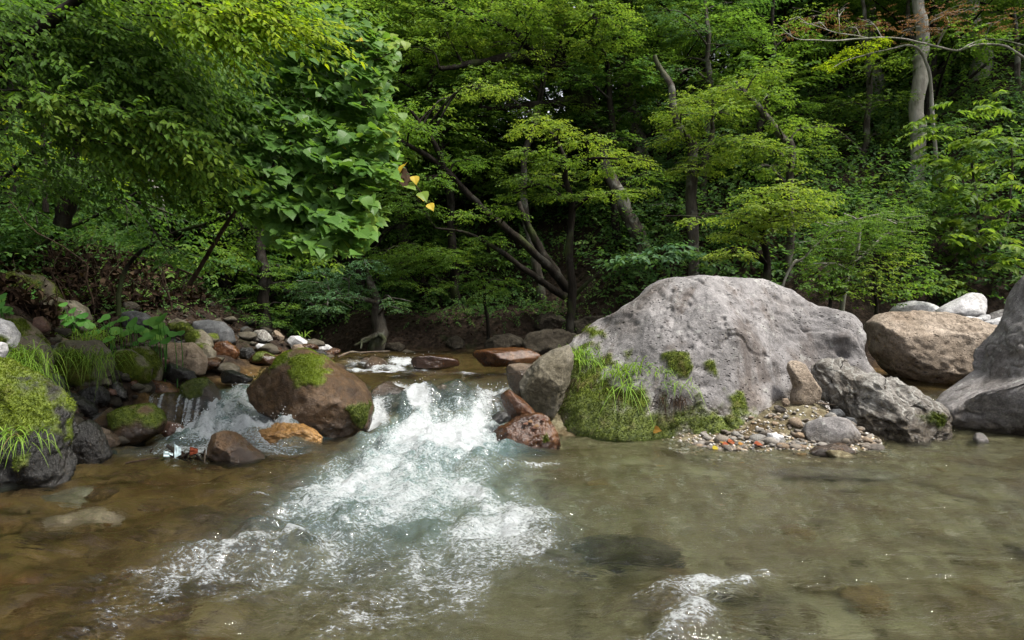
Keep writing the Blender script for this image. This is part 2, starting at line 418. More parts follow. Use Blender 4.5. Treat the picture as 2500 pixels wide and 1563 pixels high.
def land(x, y):
    x = np.asarray(x, float); y = np.asarray(y, float)
    wl = water_level(x, y)
    dl = np.interp(y, *_XL) - x
    rr = np.minimum(y - 6.4 - 1.0 * sm(3.2, 3.7, x) - .8 * sm(1.8, 1.3, x), x - .45 + np.clip(y - 9.5, 0, 3) * -.5)
    rr = np.maximum(rr, x - 7.5)
    fb = y - np.interp(x, [-9, -4.5, -3, 0, 2, 5], [16.5, 15.2, 13.8, 13.4, 12.6, 11.5])
    depth = .12 + .08 * sm(-3.2, -1.8, x) + .40 * np.exp(-((x + .5) / 1.1) ** 2 - ((y - 4.3) / 2.0) ** 2) + .06 * sm(-.2, 1.5, x) * sm(6.6, 5.2, y)
    depth = np.where(y > 7.2, .14 + .1 * np.exp(-((x + .7) / .9) ** 2), depth)
    z = wl * (1 - sm(1.0, 2.4, x) * sm(11.5, 10.0, y)) - depth
    wr = wl * (1 - sm(1.0, 2.4, x) * sm(11.5, 10.0, y))
    def up(t, f, w=wl): return np.where(t > -.6, np.maximum(z, w - .12 + f(np.clip(t + .25, 0, None))), z)
    z = up(dl, lambda t: .58 * np.minimum(t, 2.4) + .35 * np.clip(t - 2.4, 0, 12) + .02)
    z = up(rr, lambda t: .16 * np.minimum(t, 4) + .02 * np.clip(t - 4, 0, 20) + .05, wr)
    z = up(fb, lambda t: .9 * np.minimum(t, 1.0) + .15 * np.clip(t - 1, 0, 4))
    t = np.clip(y - np.interp(x, [-10, -4, 0, 3, 6, 10], [17, 16, 15, 13, 11.8, 11.2]), 0, None)
    z = z + 8.0 * (1 - np.exp(-t * .95 / 8.0)) * (.75 + .25 * sm(-3, 6, x)) + .12 * t
    z = z + .55 * np.clip(x - 9, 0, 16) * sm(3, 10, y) + .5 * np.clip(x - 11, 0, 16) * (1 - sm(3, 10, y)) + .45 * np.clip(-7 - y, 0, 18)  # land behind the lens raised, unseen, to block low sky light
    return z

# ------------------------------------------------------------------ table of single rocks, outlines in photograph pixels
ROCKS = []
def rk(name, label, pts, d, mat, **kw):
    ROCKS.append(dict(name=name, label=label, pts=pts, d=d, mat=mat, **kw))
# the great boulders on the far side of the pool
rk('boulder', 'huge pale grey pitted boulder with scooped flank, moss and grass on its foot',
   C3([(330, 1080), (420, 960), (480, 790), (560, 640), (640, 545), (740, 470), (860, 400), (990, 350), (1060, 300), (1160, 230), (1240, 160), (1340, 112), (1560, 92), (1720, 98), (1830, 112)]) +
   C4([(430, 128), (540, 118), (640, 140), (760, 190), (860, 255), (980, 330), (1080, 352), (1190, 375), (1270, 440), (1310, 530), (1335, 640), (1400, 800), (1440, 900), (1430, 1050), (1300, 1220), (900, 1400), (300, 1420), (-200, 1430), (-700, 1420)]) + C3([(360, 1400)]),
   7.95, 'boulder', depth=.92, level=7, cuts=6, rough=.018, lean=.34, wetz=.30, pits=(420, .012, .042),
   dents=[(2080, 960, 230, .55), (1990, 905, 130, .40), (1850, 880, 130, .34), (2060, 800, 60, -.16), (1560, 730, 70, -.12), (1700, 770, 60, -.10), (1600, 860, 90, -.16), (1445, 1010, 130, -.40), (1380, 960, 80, -.12), (1480, 795, 26, .13), (1840, 800, 60, .06), (2040, 750, 50, -.07), (1620, 985, 30, .06), (1760, 720, 50, .05)],
   moss=[(C3([(440, 1010), (480, 760), (620, 660), (740, 700), (860, 860), (1000, 930), (1200, 1000), (1420, 1030), (1600, 1010), (1660, 1090), (1660, 1190), (1500, 1260), (1320, 1260), (1260, 1150), (1160, 1130), (1130, 1280), (960, 1340), (700, 1330), (520, 1250)]), .06), (C3([(860, 1010), (1100, 1040), (1130, 1230), (980, 1280), (900, 1120)]), .25), (C3([(1330, 1050), (1600, 1020), (1650, 1100), (1640, 1190), (1480, 1230), (1330, 1220)]), .28),  # moss toned darker on the left face, its shade put into colour
         (C3([(1150, 650), (1230, 605), (1310, 640), (1320, 730), (1280, 800), (1180, 760)]), .0), (C3([(1540, 920), (1660, 900), (1680, 1000), (1600, 1010)]), .1),
         (C3([(690, 500), (780, 470), (850, 500), (850, 550), (760, 560)]), .25), (C3([(1390, 700), (1470, 690), (1500, 800), (1420, 770)]), .0), (C3([(925, 640), (990, 640), (1000, 710), (950, 720)]), .0)])
rk('boulder', 'rounded tan boulder full of pits wedged beside the huge grey boulder',
   C4([(1295, 450), (1380, 395), (1450, 370), (1620, 358), (1780, 368), (1950, 408), (2100, 450), (2255, 500), (2290, 600), (2230, 760), (2150, 860), (2060, 920), (1950, 950), (1800, 955), (1650, 915), (1500, 850), (1420, 790), (1340, 660)]),
   9.2, 'pitted', depth=.95, level=6, cuts=2, rough=.035, wetz=-1, pits=(260, .012, .04))
rk('boulder', 'tall speckled grey boulder with a long smooth foot, lichen patches and wet base',
   C4([(2590, 90), (2529, 200), (2470, 320), (2400, 450), (2350, 560), (2300, 720), (2240, 850), (2060, 930), (1950, 990), (1830, 1060), (1800, 1150), (1900, 1250), (2040, 1300), (2140, 1420), (2300, 1500), (2700, 1520), (3100, 1450), (3200, 1000), (3160, 400), (2910, 60), (2710, 20)]),
   7.35, 'lichen', depth=.5, level=6, cuts=7, rough=.03, wetz=.08, lean=.1, dents=[(2370, 1000, 60, .25), (2440, 980, 50, -.05)], moss=[(C4([(2240, 980), (2330, 960), (2360, 1020), (2270, 1040)]), .0)])
rk('rock', 'long angular grey rock with pale veins and a moss strip, sloping down into the pool',
   C4([(885, 800), (900, 720), (930, 688), (1040, 684), (1150, 715), (1230, 765), (1310, 838), (1420, 858), (1540, 890), (1660, 960), (1760, 1030), (1880, 1110), (1990, 1170), (2062, 1260), (2040, 1340), (1950, 1440), (1740, 1480), (1400, 1480), (1200, 1420), (1150, 1250), (1080, 1120), (1000, 1060), (940, 1020), (905, 920)]),
   6.95, 'angular', depth=.6, level=6, cuts=30, rough=.075, wetz=.26, lean=.3, star=(2189, 1017), dents=[(2110, 990, 40, .10), (2180, 1010, 30, -.05), (2060, 960, 30, -.08), (2040, 900, 25, .05)],
   moss=[(C4([(1545, 1110), (1620, 1080), (1740, 1110), (1810, 1170), (1780, 1205), (1640, 1190)]), .1)])
rk('rock', 'curved tan stone standing upright against the huge grey boulder',
   C4([(683, 790), (690, 745), (735, 712), (790, 735), (822, 800), (880, 880), (925, 940), (905, 1020), (830, 1055), (700, 1055), (690, 1010), (722, 930), (700, 850)]), 7.15, 'pitted', depth=.6, level=5, cuts=5, rough=.03, wetz=-1, lean=.1)
rk('rock', 'rounded purple-grey rock with a wet foot on the pebble beach',
   C4([(790, 1250), (830, 1190), (920, 1150), (1040, 1143), (1130, 1165), (1180, 1220), (1200, 1290), (1190, 1360), (1080, 1400), (850, 1370), (800, 1310)]), 6.55, 'lichen', depth=.8, level=5, cuts=6, rough=.03, wetz=.12)
rk('rock', 'small brown wet rock at the edge of the pool below the purple-grey rock',
   C4([(838, 1400), (880, 1370), (990, 1350), (1060, 1333), (1110, 1345), (1165, 1390), (1195, 1425), (1150, 1470), (950, 1475), (850, 1450)]), 6.15, 'brown', depth=.7, level=5, cuts=7, rough=.03, wetz=.10)
rk('stone', 'small speckled stone jammed between the angular rock and the tall speckled boulder',
   C4([(2052, 1300), (2075, 1262), (2115, 1262), (2143, 1310), (2138, 1390), (2090, 1420), (2055, 1380)]), 6.75, 'lichen', depth=.8, level=4, cuts=4, wetz=.03)
rk('stone', 'flat oval grey stone lying on top of the pebble beach', C4([(975, 1115), (1010, 1088), (1060, 1084), (1095, 1110), (1090, 1140), (1030, 1152), (980, 1140)]), 7.0, 'dark', depth=1, level=4, wetz=-1)
rk('stone', 'flat grey stone behind the purple-grey rock', C4([(1080, 1170), (1110, 1142), (1160, 1150), (1185, 1185), (1170, 1215), (1100, 1205)]), 6.85, 'dark', depth=1, level=4, wetz=-1)
rk('stone', 'white angular stone among the pebbles at the water edge', C4([(515, 1310), (530, 1265), (580, 1262), (640, 1280), (650, 1310), (600, 1335), (540, 1330)]), 6.45, 'pale', depth=.9, level=4, cuts=8, wetz=-1)
rk('stone', 'small round tan stone leaning on the huge grey boulder beside the curved stone', C4([(628, 1030), (640, 1008), (672, 1005), (688, 1030), (680, 1065), (645, 1070)]), 6.95, 'tan', depth=1, level=4, wetz=-1)
rk('boulder', 'pale grey boulder with upright bands behind the tan pitted boulder',
   C4([(1420, 420), (1450, 350), (1500, 305), (1590, 284), (1690, 297), (1760, 325), (1800, 360), (1830, 450), (1600, 480)]), 11.2, 'pale', depth=.8, level=5, cuts=5, rough=.02, wetz=-1)
rk('boulder', 'white wedge shaped boulder tilted upward behind the tan pitted boulder',
   C4([(1770, 360), (1900, 290), (2035, 225), (2100, 235), (2135, 280), (2150, 335), (2110, 395), (2070, 420), (1950, 440), (1800, 440)]), 10.9, 'pale', depth=.7, level=5, cuts=9, rough=.02, wetz=-1)
rk('boulder', 'blue-grey rounded boulder behind the tall speckled boulder', C4([(2140, 420), (2200, 375), (2265, 347), (2330, 350), (2400, 380), (2420, 460), (2250, 470)]), 11.3, 'lichen', depth=.8, level=5, cuts=5, wetz=-1)
rk('boulder', 'low whitish boulder next to the tall speckled boulder', C4([(2110, 450), (2200, 425), (2300, 395), (2420, 400), (2440, 520), (2250, 540), (2140, 500)]), 10.4, 'pale', depth=.9, level=5, cuts=5, wetz=-1)
rk('stone', 'small cream stone sitting among the white boulders', C4([(2078, 415), (2110, 390), (2155, 388), (2172, 405), (2160, 432), (2100, 440)]), 10.6, 'pale', depth=.9, level=4, cuts=4, wetz=-1)
rk('stone', 'flat cream slab resting on the back of the tan pitted boulder', C4([(1955, 410), (2010, 400), (2090, 410), (2110, 440), (2010, 460)]), 10.3, 'pale', depth=1, level=4, cuts=4, wetz=-1)
# rocks of the cascade
rk('boulder', 'big round brown boulder with a bright moss cap in the middle of the cascade',
   C2([(158, 450), (230, 375), (310, 295), (365, 232), (440, 203), (520, 210), (620, 256), (720, 318), (820, 370), (900, 440), (945, 520), (958, 620), (935, 720), (870, 790), (700, 800), (520, 740), (380, 660), (250, 600), (180, 530)]),
   7.25, 'brown', depth=.85, level=6, cuts=5, rough=.032, wetz=.10, lean=.12,
   moss=[(C2([(340, 260), (370, 205), (450, 190), (540, 205), (640, 262), (690, 330), (680, 385), (610, 372), (560, 400), (500, 330), (420, 315), (350, 300)]), .95), (C2([(850, 560), (900, 530), (945, 560), (950, 640), (920, 690), (850, 650)]), .12)])
rk('rock', 'smooth brown wet rock rising from the pool in front of the amber rock',
   C1([(1322, 1140), (1340, 1075), (1420, 1050), (1490, 1062), (1550, 1120), (1640, 1190), (1690, 1240), (1650, 1300), (1400, 1300), (1330, 1240)]), 5.85, 'brown', depth=.8, level=6, cuts=7, rough=.035, wetz=.12)
rk('rock', 'amber orange rock washed by white water below the mossy capped boulder',
   C2([(110, 775), (200, 715), (330, 690), (480, 700), (590, 730), (640, 780), (600, 850), (370, 870), (200, 850)]), 6.6, 'amber', depth=.8, level=6, cuts=12, rough=.07, wetz=-1)
rk('rock', 'rusty brown rock with pink leaves at the foot of the cascade',
   C2([(1712, 770), (1800, 700), (1900, 650), (1990, 625), (2070, 618), (2125, 645), (2165, 725), (2208, 830), (2195, 900), (2050, 940), (1850, 930), (1740, 850)]), 6.5, 'rust', depth=.75, level=6, cuts=10, rough=.055, wetz=.05,
   moss=[(C2([(2060, 740), (2110, 725), (2130, 790), (2080, 800)]), .3)])
rk('rock', 'small slanting rusty rock above the wet rusty brown rock', C2([(1800, 500), (1860, 458), (1930, 510), (2000, 570), (2060, 640), (1990, 700), (1860, 680), (1820, 590)]), 6.95, 'rust', depth=.7, level=5, cuts=6, rough=.04, wetz=-1)
rk('rock', 'dark wet stone half under the white water beside the slanting rusty rock', C2([(1740, 640), (1800, 600), (1850, 610), (1880, 660), (1800, 690)]), 6.8, 'black', depth=.7, level=4, cuts=6, wetz=.3)
rk('rock', 'smooth olive brown rock leaning on the huge grey boulder above the cascade',
   C2([(1930, 420), (1990, 330), (2060, 250), (2150, 200), (2265, 163), (2290, 230), (2260, 400), (2200, 560), (2130, 660), (2020, 640), (1950, 540)]), 7.5, 'olive', depth=.9, level=6, cuts=4, rough=.03, wetz=.1, lean=.15)
rk('rock', 'light brown block with dark wet side in front of the olive brown rock', C2([(1838, 330), (1860, 298), (1930, 285), (2010, 290), (2060, 330), (2020, 480), (1930, 520), (1860, 440)]), 7.75, 'tan', depth=.7, level=5, cuts=8, rough=.03, wetz=.45)
rk('rock', 'broad flat orange brown slab in the upper stream', C2([(1618, 225), (1640, 205), (1750, 190), (1900, 183), (2000, 195), (2070, 232), (2060, 275), (1960, 310), (1700, 310), (1660, 275)]), 9.8, 'rust', depth=.9, level=5, cuts=7, rough=.035, wetz=-1)
rk('rock', 'dark brown rock in the upper stream beside the orange slab', C2([(1215, 275), (1240, 245), (1330, 232), (1450, 240), (1530, 265), (1540, 300), (1400, 330), (1240, 320)]), 10.4, 'rust', depth=.8, level=5, cuts=6, rough=.04, wetz=.7)
rk('rock', 'grey slab under the water sheet of the main chute', C2([(960, 470), (1060, 410), (1200, 470), (1320, 570), (1390, 670), (1340, 800), (1180, 830), (1000, 730)]), 8.0, 'brown', depth=.75, level=5, cuts=7, rough=.05, wetz=.8)
rk('rock', 'round olive rock under the water of the chute beside the grey slab', C2([(1330, 470), (1420, 420), (1560, 440), (1640, 520), (1580, 640), (1450, 650), (1370, 580)]), 8.0, 'olive', depth=.7, level=5, cuts=5, rough=.04, wetz=.8)
# left bank, at the water
rk('boulder', 'big mossy boulder with wet black face and grass fringe at the pool edge',
   C1([(-500, 700), (-300, 600), (-80, 615), (60, 690), (160, 745), (250, 800), (330, 870), (362, 940), (378, 1050), (390, 1200), (440, 1310), (425, 1420), (300, 1500), (100, 1560), (-200, 1600), (-500, 1500), (-650, 1100)]),
   5.1, 'black', depth=.42, level=6, cuts=5, rough=.05, wetz=.0, lean=.3, star=(60, 1080), dents=[(60, 1150, 40, .06), (100, 1130, 25, -.05), (25, 1180, 30, -.05)],
   moss=[(C1([(-500, 600), (-80, 520), (60, 650), (170, 735), (340, 850), (375, 930), (375, 1010), (250, 1040), (90, 1030), (-100, 1030), (-500, 1000)]), .62), (C1([(225, 1180), (310, 1160), (320, 1230), (250, 1250)]), .3), (C1([(335, 1110), (378, 1100), (378, 1160), (340, 1160)]), .25)])
rk('rock', 'upright dark wet rock beside the big mossy boulder at the pool edge', C1([(440, 1100), (450, 990), (530, 962), (590, 1000), (640, 1100), (690, 1220), (660, 1290), (480, 1290), (430, 1200)]), 5.9, 'black', depth=.75, level=5, cuts=9, rough=.05, wetz=-1)
rk('rock', 'olive brown block squeezed between the big mossy boulder and the upright dark rock', C1([(372, 1030), (400, 1010), (442, 1015), (450, 1080), (430, 1170), (400, 1200), (375, 1150)]), 6.1, 'olive', depth=.8, level=4, cuts=8, wetz=.1)
rk('rock', 'flat brown rock leaning on the mossy double rock', C1([(598, 1060), (612, 1020), (680, 1048), (750, 1105), (757, 1140), (690, 1175), (610, 1140)]), 6.3, 'tan', depth=.8, level=5, cuts=8, wetz=.22)
rk('rock', 'rounded double rock with moss top between the ledge fall and the flat brown rock',
   C1([(640, 1020), (700, 940), (780, 905), (860, 888), (950, 883), (1015, 925), (1043, 990), (1010, 1060), (920, 1120), (780, 1170), (680, 1140)]), 6.6, 'brown', depth=.8, level=5, cuts=4, rough=.03, wetz=.18, dents=[(338, 1005, 14, .06)],
   moss=[(C1([(690, 970), (760, 905), (860, 880), (960, 880), (1030, 930), (1035, 1010), (1000, 1040), (930, 990), (870, 980), (780, 1000)]), .35)])
rk('rock', 'red brown angular rock below the ledge fall', C1([(1025, 1030), (1055, 988), (1120, 1000), (1200, 1042), (1185, 1110), (1100, 1130), (1035, 1080)]), 6.85, 'red', depth=.8, level=5, cuts=10, wetz=.03)
rk('rock', 'glossy red rock on the dark stones above the upright dark rock', C1([(348, 860), (380, 843), (440, 860), (490, 905), (495, 955), (450, 965), (390, 920)]), 6.6, 'red', depth=.8, level=4, cuts=7, wetz=-1, shine=.6)
rk('rock', 'jagged black rock lying under the grassy rock', C1([(265, 800), (330, 778), (420, 800), (500, 830), (580, 880), (620, 930), (560, 960), (440, 900), (300, 880)]), 6.9, 'black', depth=.7, level=5, cuts=12, rough=.07, wetz=-1)
rk('rock', 'blocky black wet rock above the mossy double rock', C1([(490, 800), (540, 775), (640, 760), (680, 800), (690, 860), (640, 920), (560, 900)]), 7.2, 'black', depth=.8, level=5, cuts=10, rough=.05, wetz=-1)
rk('rock', 'small purple-brown rock beside the glossy red rock', C1([(368, 960), (400, 938), (450, 945), (460, 990), (430, 1015), (375, 1005)]), 6.4, 'red', depth=.9, level=4, cuts=6, wetz=.4)
rk('rock', 'dark lumpy rock between the blocky black rock and the mossy double rock', C1([(560, 960), (620, 935), (690, 930), (720, 960), (680, 1010), (600, 1010)]), 6.9, 'black', depth=.8, level=4, cuts=8, wetz=-1)
rk('stone', 'small olive stone in front of the mossy grassy rock', C1([(650, 735), (670, 712), (700, 720), (705, 755), (665, 765)]), 7.3, 'olive', depth=1, level=4, cuts=6, wetz=-1)
rk('rock', 'reddish stone beside the blocky black wet rock', C1([(668, 800), (690, 778), (730, 785), (740, 820), (700, 830)]), 7.35, 'red', depth=1, level=4, cuts=6, wetz=-1)
rk('rock', 'dark slanting rock under the twin mossy rocks', C1([(700, 760), (740, 730), (800, 800), (810, 850), (740, 840)]), 7.5, 'dark', depth=.8, level=4, cuts=8, wetz=.9)
rk('rock', 'brown rounded rock against the twin mossy rocks', C1([(795, 790), (810, 740), (860, 725), (895, 770), (880, 820), (810, 825)]), 7.7, 'rust', depth=.8, level=4, cuts=5, wetz=-1)
rk('rock', 'orange brown wet rock at the lip of the ledge fall', C1([(880, 800), (910, 745), (980, 723), (1060, 740), (1130, 790), (1150, 850), (1000, 870), (900, 850)]), 8.0, 'rust', depth=.8, level=5, cuts=4, rough=.03, wetz=-1)
rk('rock', 'flat brown wet rock behind the orange brown rock at the lip', C1([(1000, 730), (1040, 708), (1110, 705), (1160, 740), (1140, 790), (1040, 770)]), 8.4, 'brown', depth=.9, level=4, cuts=6, wetz=.6)
rk('rock', 'wet rock with a small moss cap splitting the water above the ledge fall',
   C1([(1145, 800), (1165, 755), (1225, 722), (1300, 713), (1350, 752), (1410, 820), (1455, 900), (1420, 980), (1300, 960), (1200, 880)]), 7.75, 'brown', depth=.75, level=5, cuts=4, rough=.02, wetz=.3,
   moss=[(C1([(1140, 800), (1165, 745), (1225, 710), (1310, 705), (1352, 755), (1320, 790), (1260, 830), (1160, 835)]), .22)])
rk('rock', 'dark ledge rock that carries the thin water fall', C1([(690, 860), (750, 822), (900, 815), (1100, 825), (1230, 850), (1330, 900), (1400, 1000), (1350, 1080), (1000, 1090), (740, 1000)]), 7.98, 'black', depth=.28, level=5, cuts=8, rough=.03, wetz=-1)
# left bank, higher up
rk('rock', 'pale rock with moss skirt and grass on top above the dark stones',
   C1([(335, 560), (350, 490), (440, 470), (540, 478), (610, 470), (680, 535), (710, 630), (690, 720), (600, 790), (420, 790), (350, 720)]), 7.5, 'olive', depth=.8, level=5, cuts=5, rough=.03, wetz=-1,
   moss=[(C1([(370, 650), (430, 560), (520, 520), (600, 570), (655, 640), (650, 710), (540, 735), (390, 730)]), .25), (C1([(400, 500), (450, 480), (480, 500), (440, 530)]), .4)])
rk('rock', 'wedge shaped mossy rock, lower one of a leaning pair', C1([(735, 600), (750, 535), (820, 528), (900, 575), (965, 650), (945, 740), (860, 770), (780, 740)]), 7.85, 'olive', depth=.7, level=5, cuts=6, rough=.03, wetz=-1, moss=[(C1([(735, 520), (830, 520), (970, 640), (950, 720), (850, 740), (735, 690)]), .3)])
rk('rock', 'dark mossy rock, taller one of a leaning pair', C1([(825, 560), (850, 515), (930, 508), (990, 560), (1028, 650), (1020, 730), (960, 780), (880, 740)]), 8.05, 'olive', depth=.7, level=5, cuts=6, rough=.03, wetz=-1, moss=[(C1([(820, 510), (940, 500), (1000, 560), (1035, 660), (1010, 730), (900, 700)]), .1)])
rk('boulder', 'smooth tan boulder with fine creases at the side stream', C1([(970, 540), (985, 500), (1060, 483), (1130, 490), (1210, 486), (1265, 530), (1315, 610), (1300, 690), (1190, 700), (1060, 660), (990, 600)]), 8.9, 'tan', depth=.8, level=6, cuts=5, rough=.02, wetz=-1, lean=.15)
rk('rock', 'brown pointed stone under the smooth tan boulder', C1([(1010, 600), (1040, 580), (1075, 600), (1060, 640), (1020, 640)]), 8.6, 'red', depth=.9, level=4, cuts=6, wetz=-1)
rk('rock', 'long dark wet rock below the smooth tan boulder', C1([(1030, 650), (1080, 615), (1140, 640), (1230, 670), (1250, 720), (1130, 740), (1040, 710)]), 8.35, 'black', depth=.7, level=5, cuts=8, wetz=-1)
rk('rock', 'dark slanting slab in the side stream behind the moss capped boulder', C1([(1385, 690), (1400, 665), (1470, 660), (1550, 690), (1610, 720), (1580, 750), (1420, 745)]), 8.7, 'black', depth=.8, level=4, cuts=8, wetz=-1)
rk('boulder', 'low pale boulder under hanging grass beside the big mossy boulder', C1([(110, 560), (140, 450), (215, 440), (285, 500), (315, 620), (290, 740), (200, 780), (110, 720)]), 6.3, 'olive', depth=.8, level=5, cuts=5, rough=.03, wetz=-1, moss=[(C1([(150, 520), (230, 560), (300, 700), (200, 760), (120, 680)]), .3)])
rk('boulder', 'sloping tan boulder with moss stripe above the big mossy boulder', C1([(-60, 330), (20, 298), (120, 325), (230, 420), (295, 500), (290, 580), (120, 600), (-60, 560)]), 6.9, 'tan', depth=.7, level=5, cuts=5, rough=.03, wetz=-1, moss=[(C1([(70, 330), (130, 340), (240, 440), (280, 520), (180, 500), (100, 420)]), .35)])
rk('boulder', 'pale pink boulder with moss side against the sloping tan boulder', C1([(-120, 380), (-40, 325), (50, 350), (98, 420), (115, 520), (60, 600), (-120, 580)]), 6.2, 'pale', depth=.8, level=5, cuts=5, rough=.03, wetz=-1, moss=[(C1([(-60, 430), (40, 420), (110, 450), (110, 540), (-60, 520)]), .15)])
rk('stone', 'small pale stone on top of the big mossy boulder', C1([(-60, 520), (-10, 480), (32, 490), (42, 540), (20, 590), (-60, 590)]), 5.6, 'pale', depth=.9, level=4, cuts=5, wetz=-1)
rk('stone', 'upright pinkish stone beside the butterbur leaves', C1([(212, 390), (225, 330), (265, 318), (300, 360), (315, 410), (270, 430)]), 7.6, 'red', depth=.8, level=4, cuts=8, wetz=-1)
rk('stone', 'flat pale stone lying behind the grassy rock', C1([(362, 465), (380, 452), (430, 465), (445, 490), (390, 490)]), 7.8, 'tan', depth=1, level=4, cuts=4, wetz=-1)
rk('boulder', 'large dark domed boulder under the brush at the top of the bank', C1([(-80, 150), (0, 60), (130, 33), (230, 50), (310, 105), (372, 195), (380, 290), (200, 330), (-80, 300)]), 9.2, 'shade', depth=.8, level=5, cuts=3, rough=.02, wetz=-1, moss=[(C1([(-80, 60), (130, 20), (320, 100), (380, 220), (100, 260), (-80, 230)]), .0)])  # dark stone and moss tone stand in for the canopy shade
rk('boulder', 'grey cracked boulder with brown moss saddle above the butterbur', C1([(250, 280), (280, 205), (340, 190), (400, 225), (470, 222), (530, 260), (570, 330), (560, 420), (400, 430), (260, 380)]), 8.9, 'olive', depth=.8, level=5, cuts=8, rough=.05, wetz=-1, moss=[(C1([(300, 310), (360, 250), (440, 240), (460, 300), (400, 330), (300, 340)]), .0)])
rk('boulder', 'slate blue boulder behind the butterbur leaves', C1([(775, 330), (790, 293), (850, 285), (920, 300), (970, 340), (960, 400), (800, 400)]), 9.4, 'dark', depth=.8, level=5, cuts=5, wetz=-1)
rk('boulder', 'big dark smooth boulder on the bank below the brown brush', C1([(1220, 400), (1240, 350), (1330, 340), (1420, 355), (1475, 410), (1495, 480), (1440, 530), (1260, 500)]), 10.6, 'dark', depth=.7, level=5, cuts=3, rough=.02, wetz=-1)
rk('rock', 'grey knob of rock with a pale top beside the butterbur', C1([(1060, 400), (1080, 350), (1125, 333), (1175, 350), (1230, 400), (1220, 450), (1090, 450)]), 9.8, 'olive', depth=.8, level=5, cuts=5, wetz=-1, moss=[(C1([(1090, 370), (1180, 360), (1240, 410), (1150, 430)]), .0)])
rk('rock', 'mossy lumpy rock in front of the big dark smooth boulder', C1([(1180, 450), (1210, 408), (1280, 405), (1330, 450), (1355, 510), (1320, 560), (1200, 540)]), 9.6, 'olive', depth=.8, level=5, cuts=6, wetz=-1, moss=[(C1([(1190, 420), (1270, 400), (1310, 440), (1260, 500), (1190, 490)]), .05)])
rk('stone', 'small mossy stone between the lumpy rock and the big dark boulder', C1([(1310, 450), (1330, 425), (1380, 430), (1395, 470), (1360, 500), (1320, 490)]), 9.9, 'olive', depth=.9, level=4, cuts=4, wetz=-1, moss=[(C1([(1310, 430), (1380, 425), (1390, 460), (1320, 470)]), .2)])
rk('rock', 'brown rounded rock at the side stream behind the smooth tan boulder', C1([(1355, 530), (1375, 485), (1440, 475), (1490, 510), (1525, 550), (1500, 600), (1380, 590)]), 9.9, 'rust', depth=.8, level=5, cuts=5, wetz=-1)
rk('rock', 'dark mossy rock behind the smooth tan boulder', C1([(1220, 510), (1250, 485), (1320, 500), (1370, 545), (1370, 610), (1280, 610)]), 9.4, 'olive', depth=.8, level=5, cuts=5, wetz=-1, moss=[(C1([(1220, 490), (1300, 490), (1340, 530), (1280, 540)]), .15)])
rk('rock', 'low flat rock with green moss in the side stream', C1([(1585, 600), (1620, 555), (1680, 545), (1740, 570), (1790, 590), (1740, 625), (1620, 625)]), 10.3, 'rust', depth=1, level=5, cuts=5, wetz=.75, moss=[(C1([(1600, 590), (1640, 545), (1700, 545), (1740, 575), (1680, 595)]), .4)])
rk('rock', 'black block of rock at the bank edge beside the flat mossy rock', C1([(1520, 545), (1535, 520), (1600, 515), (1622, 550), (1610, 600), (1530, 590)]), 10.5, 'black', depth=.8, level=4, cuts=8, wetz=-1)
rk('rock', 'layered grey rock on the bank above the side stream', C1([(1590, 440), (1620, 410), (1680, 404), (1720, 440), (1735, 475), (1680, 490), (1610, 470)]), 11.6, 'angular', depth=.8, level=5, cuts=10, wetz=-1)
rk('stone', 'oval blue-grey stone at the bank edge below the layered rock', C1([(1625, 510), (1645, 492), (1690, 500), (1710, 525), (1680, 540), (1640, 535)]), 11.2, 'pale', depth=.9, level=4, cuts=3, wetz=-1)
rk('stone', 'pointed brown stone on the bank beside the layered rock', C1([(1730, 450), (1750, 405), (1775, 420), (1810, 450), (1800, 475), (1745, 475)]), 12.0, 'tan', depth=.8, level=4, cuts=8, wetz=-1)
rk('boulder', 'long smooth pale boulder lying at the upstream water edge', C1([(1828, 475), (1850, 445), (1900, 443), (1950, 475), (2000, 525), (1960, 560), (1870, 540)]), 12.0, 'pale', depth=.7, level=5, cuts=3, rough=.02, wetz=-1)
rk('boulder', 'pale cleft rock lying beside the long smooth pale boulder', C1([(1930, 490), (1955, 462), (2010, 475), (2040, 498), (2085, 500), (2125, 530), (2060, 555), (1960, 545)]), 12.5, 'pale', depth=.8, level=5, cuts=8, rough=.04, wetz=-1)
rk('stone', 'small brown stone in front of the long smooth pale boulder', C1([(1850, 525), (1870, 500), (1915, 495), (1935, 520), (1910, 550), (1865, 550)]), 11.6, 'tan', depth=.9, level=4, cuts=5, wetz=-1)
rk('rock', 'dark stone slab at the water edge below the pale cleft rock', C1([(1900, 560), (1950, 535), (2050, 530), (2090, 560), (2050, 600), (1940, 590)]), 11.4, 'black', depth=.8, level=4, cuts=6, wetz=-1)
# drowned rocks seen through the pool
rk('rock', 'dark drowned rock under the rippled pool with white bubbles beyond it', [(1400, 1400), (1440, 1350), (1520, 1335), (1600, 1365), (1660, 1425), (1640, 1500), (1500, 1520), (1410, 1480)], 3.8, 'shade', depth=.9, level=5, cuts=6, rough=.07, wetz=-1)
rk('rock', 'long pale drowned slab in the clear pool before the pebble beach', [(1900, 1180), (1960, 1160), (2060, 1158), (2160, 1172), (2200, 1195), (2080, 1230), (1940, 1220)], 5.5, 'olive', depth=.7, level=5, cuts=6, wetz=-1)
rk('rock', 'pale olive drowned slab near the big mossy boulder', [(80, 1240), (130, 1215), (200, 1212), (260, 1235), (250, 1280), (130, 1290)], 4.8, 'olive', depth=1, level=4, cuts=6, wetz=-1)
rk('rock', 'flat ochre drowned slab between the big mossy boulder and the pale olive slab', [(90, 1300), (150, 1275), (240, 1268), (300, 1290), (280, 1340), (130, 1345)], 4.25, 'tan', depth=1, level=4, cuts=6, wetz=-1)
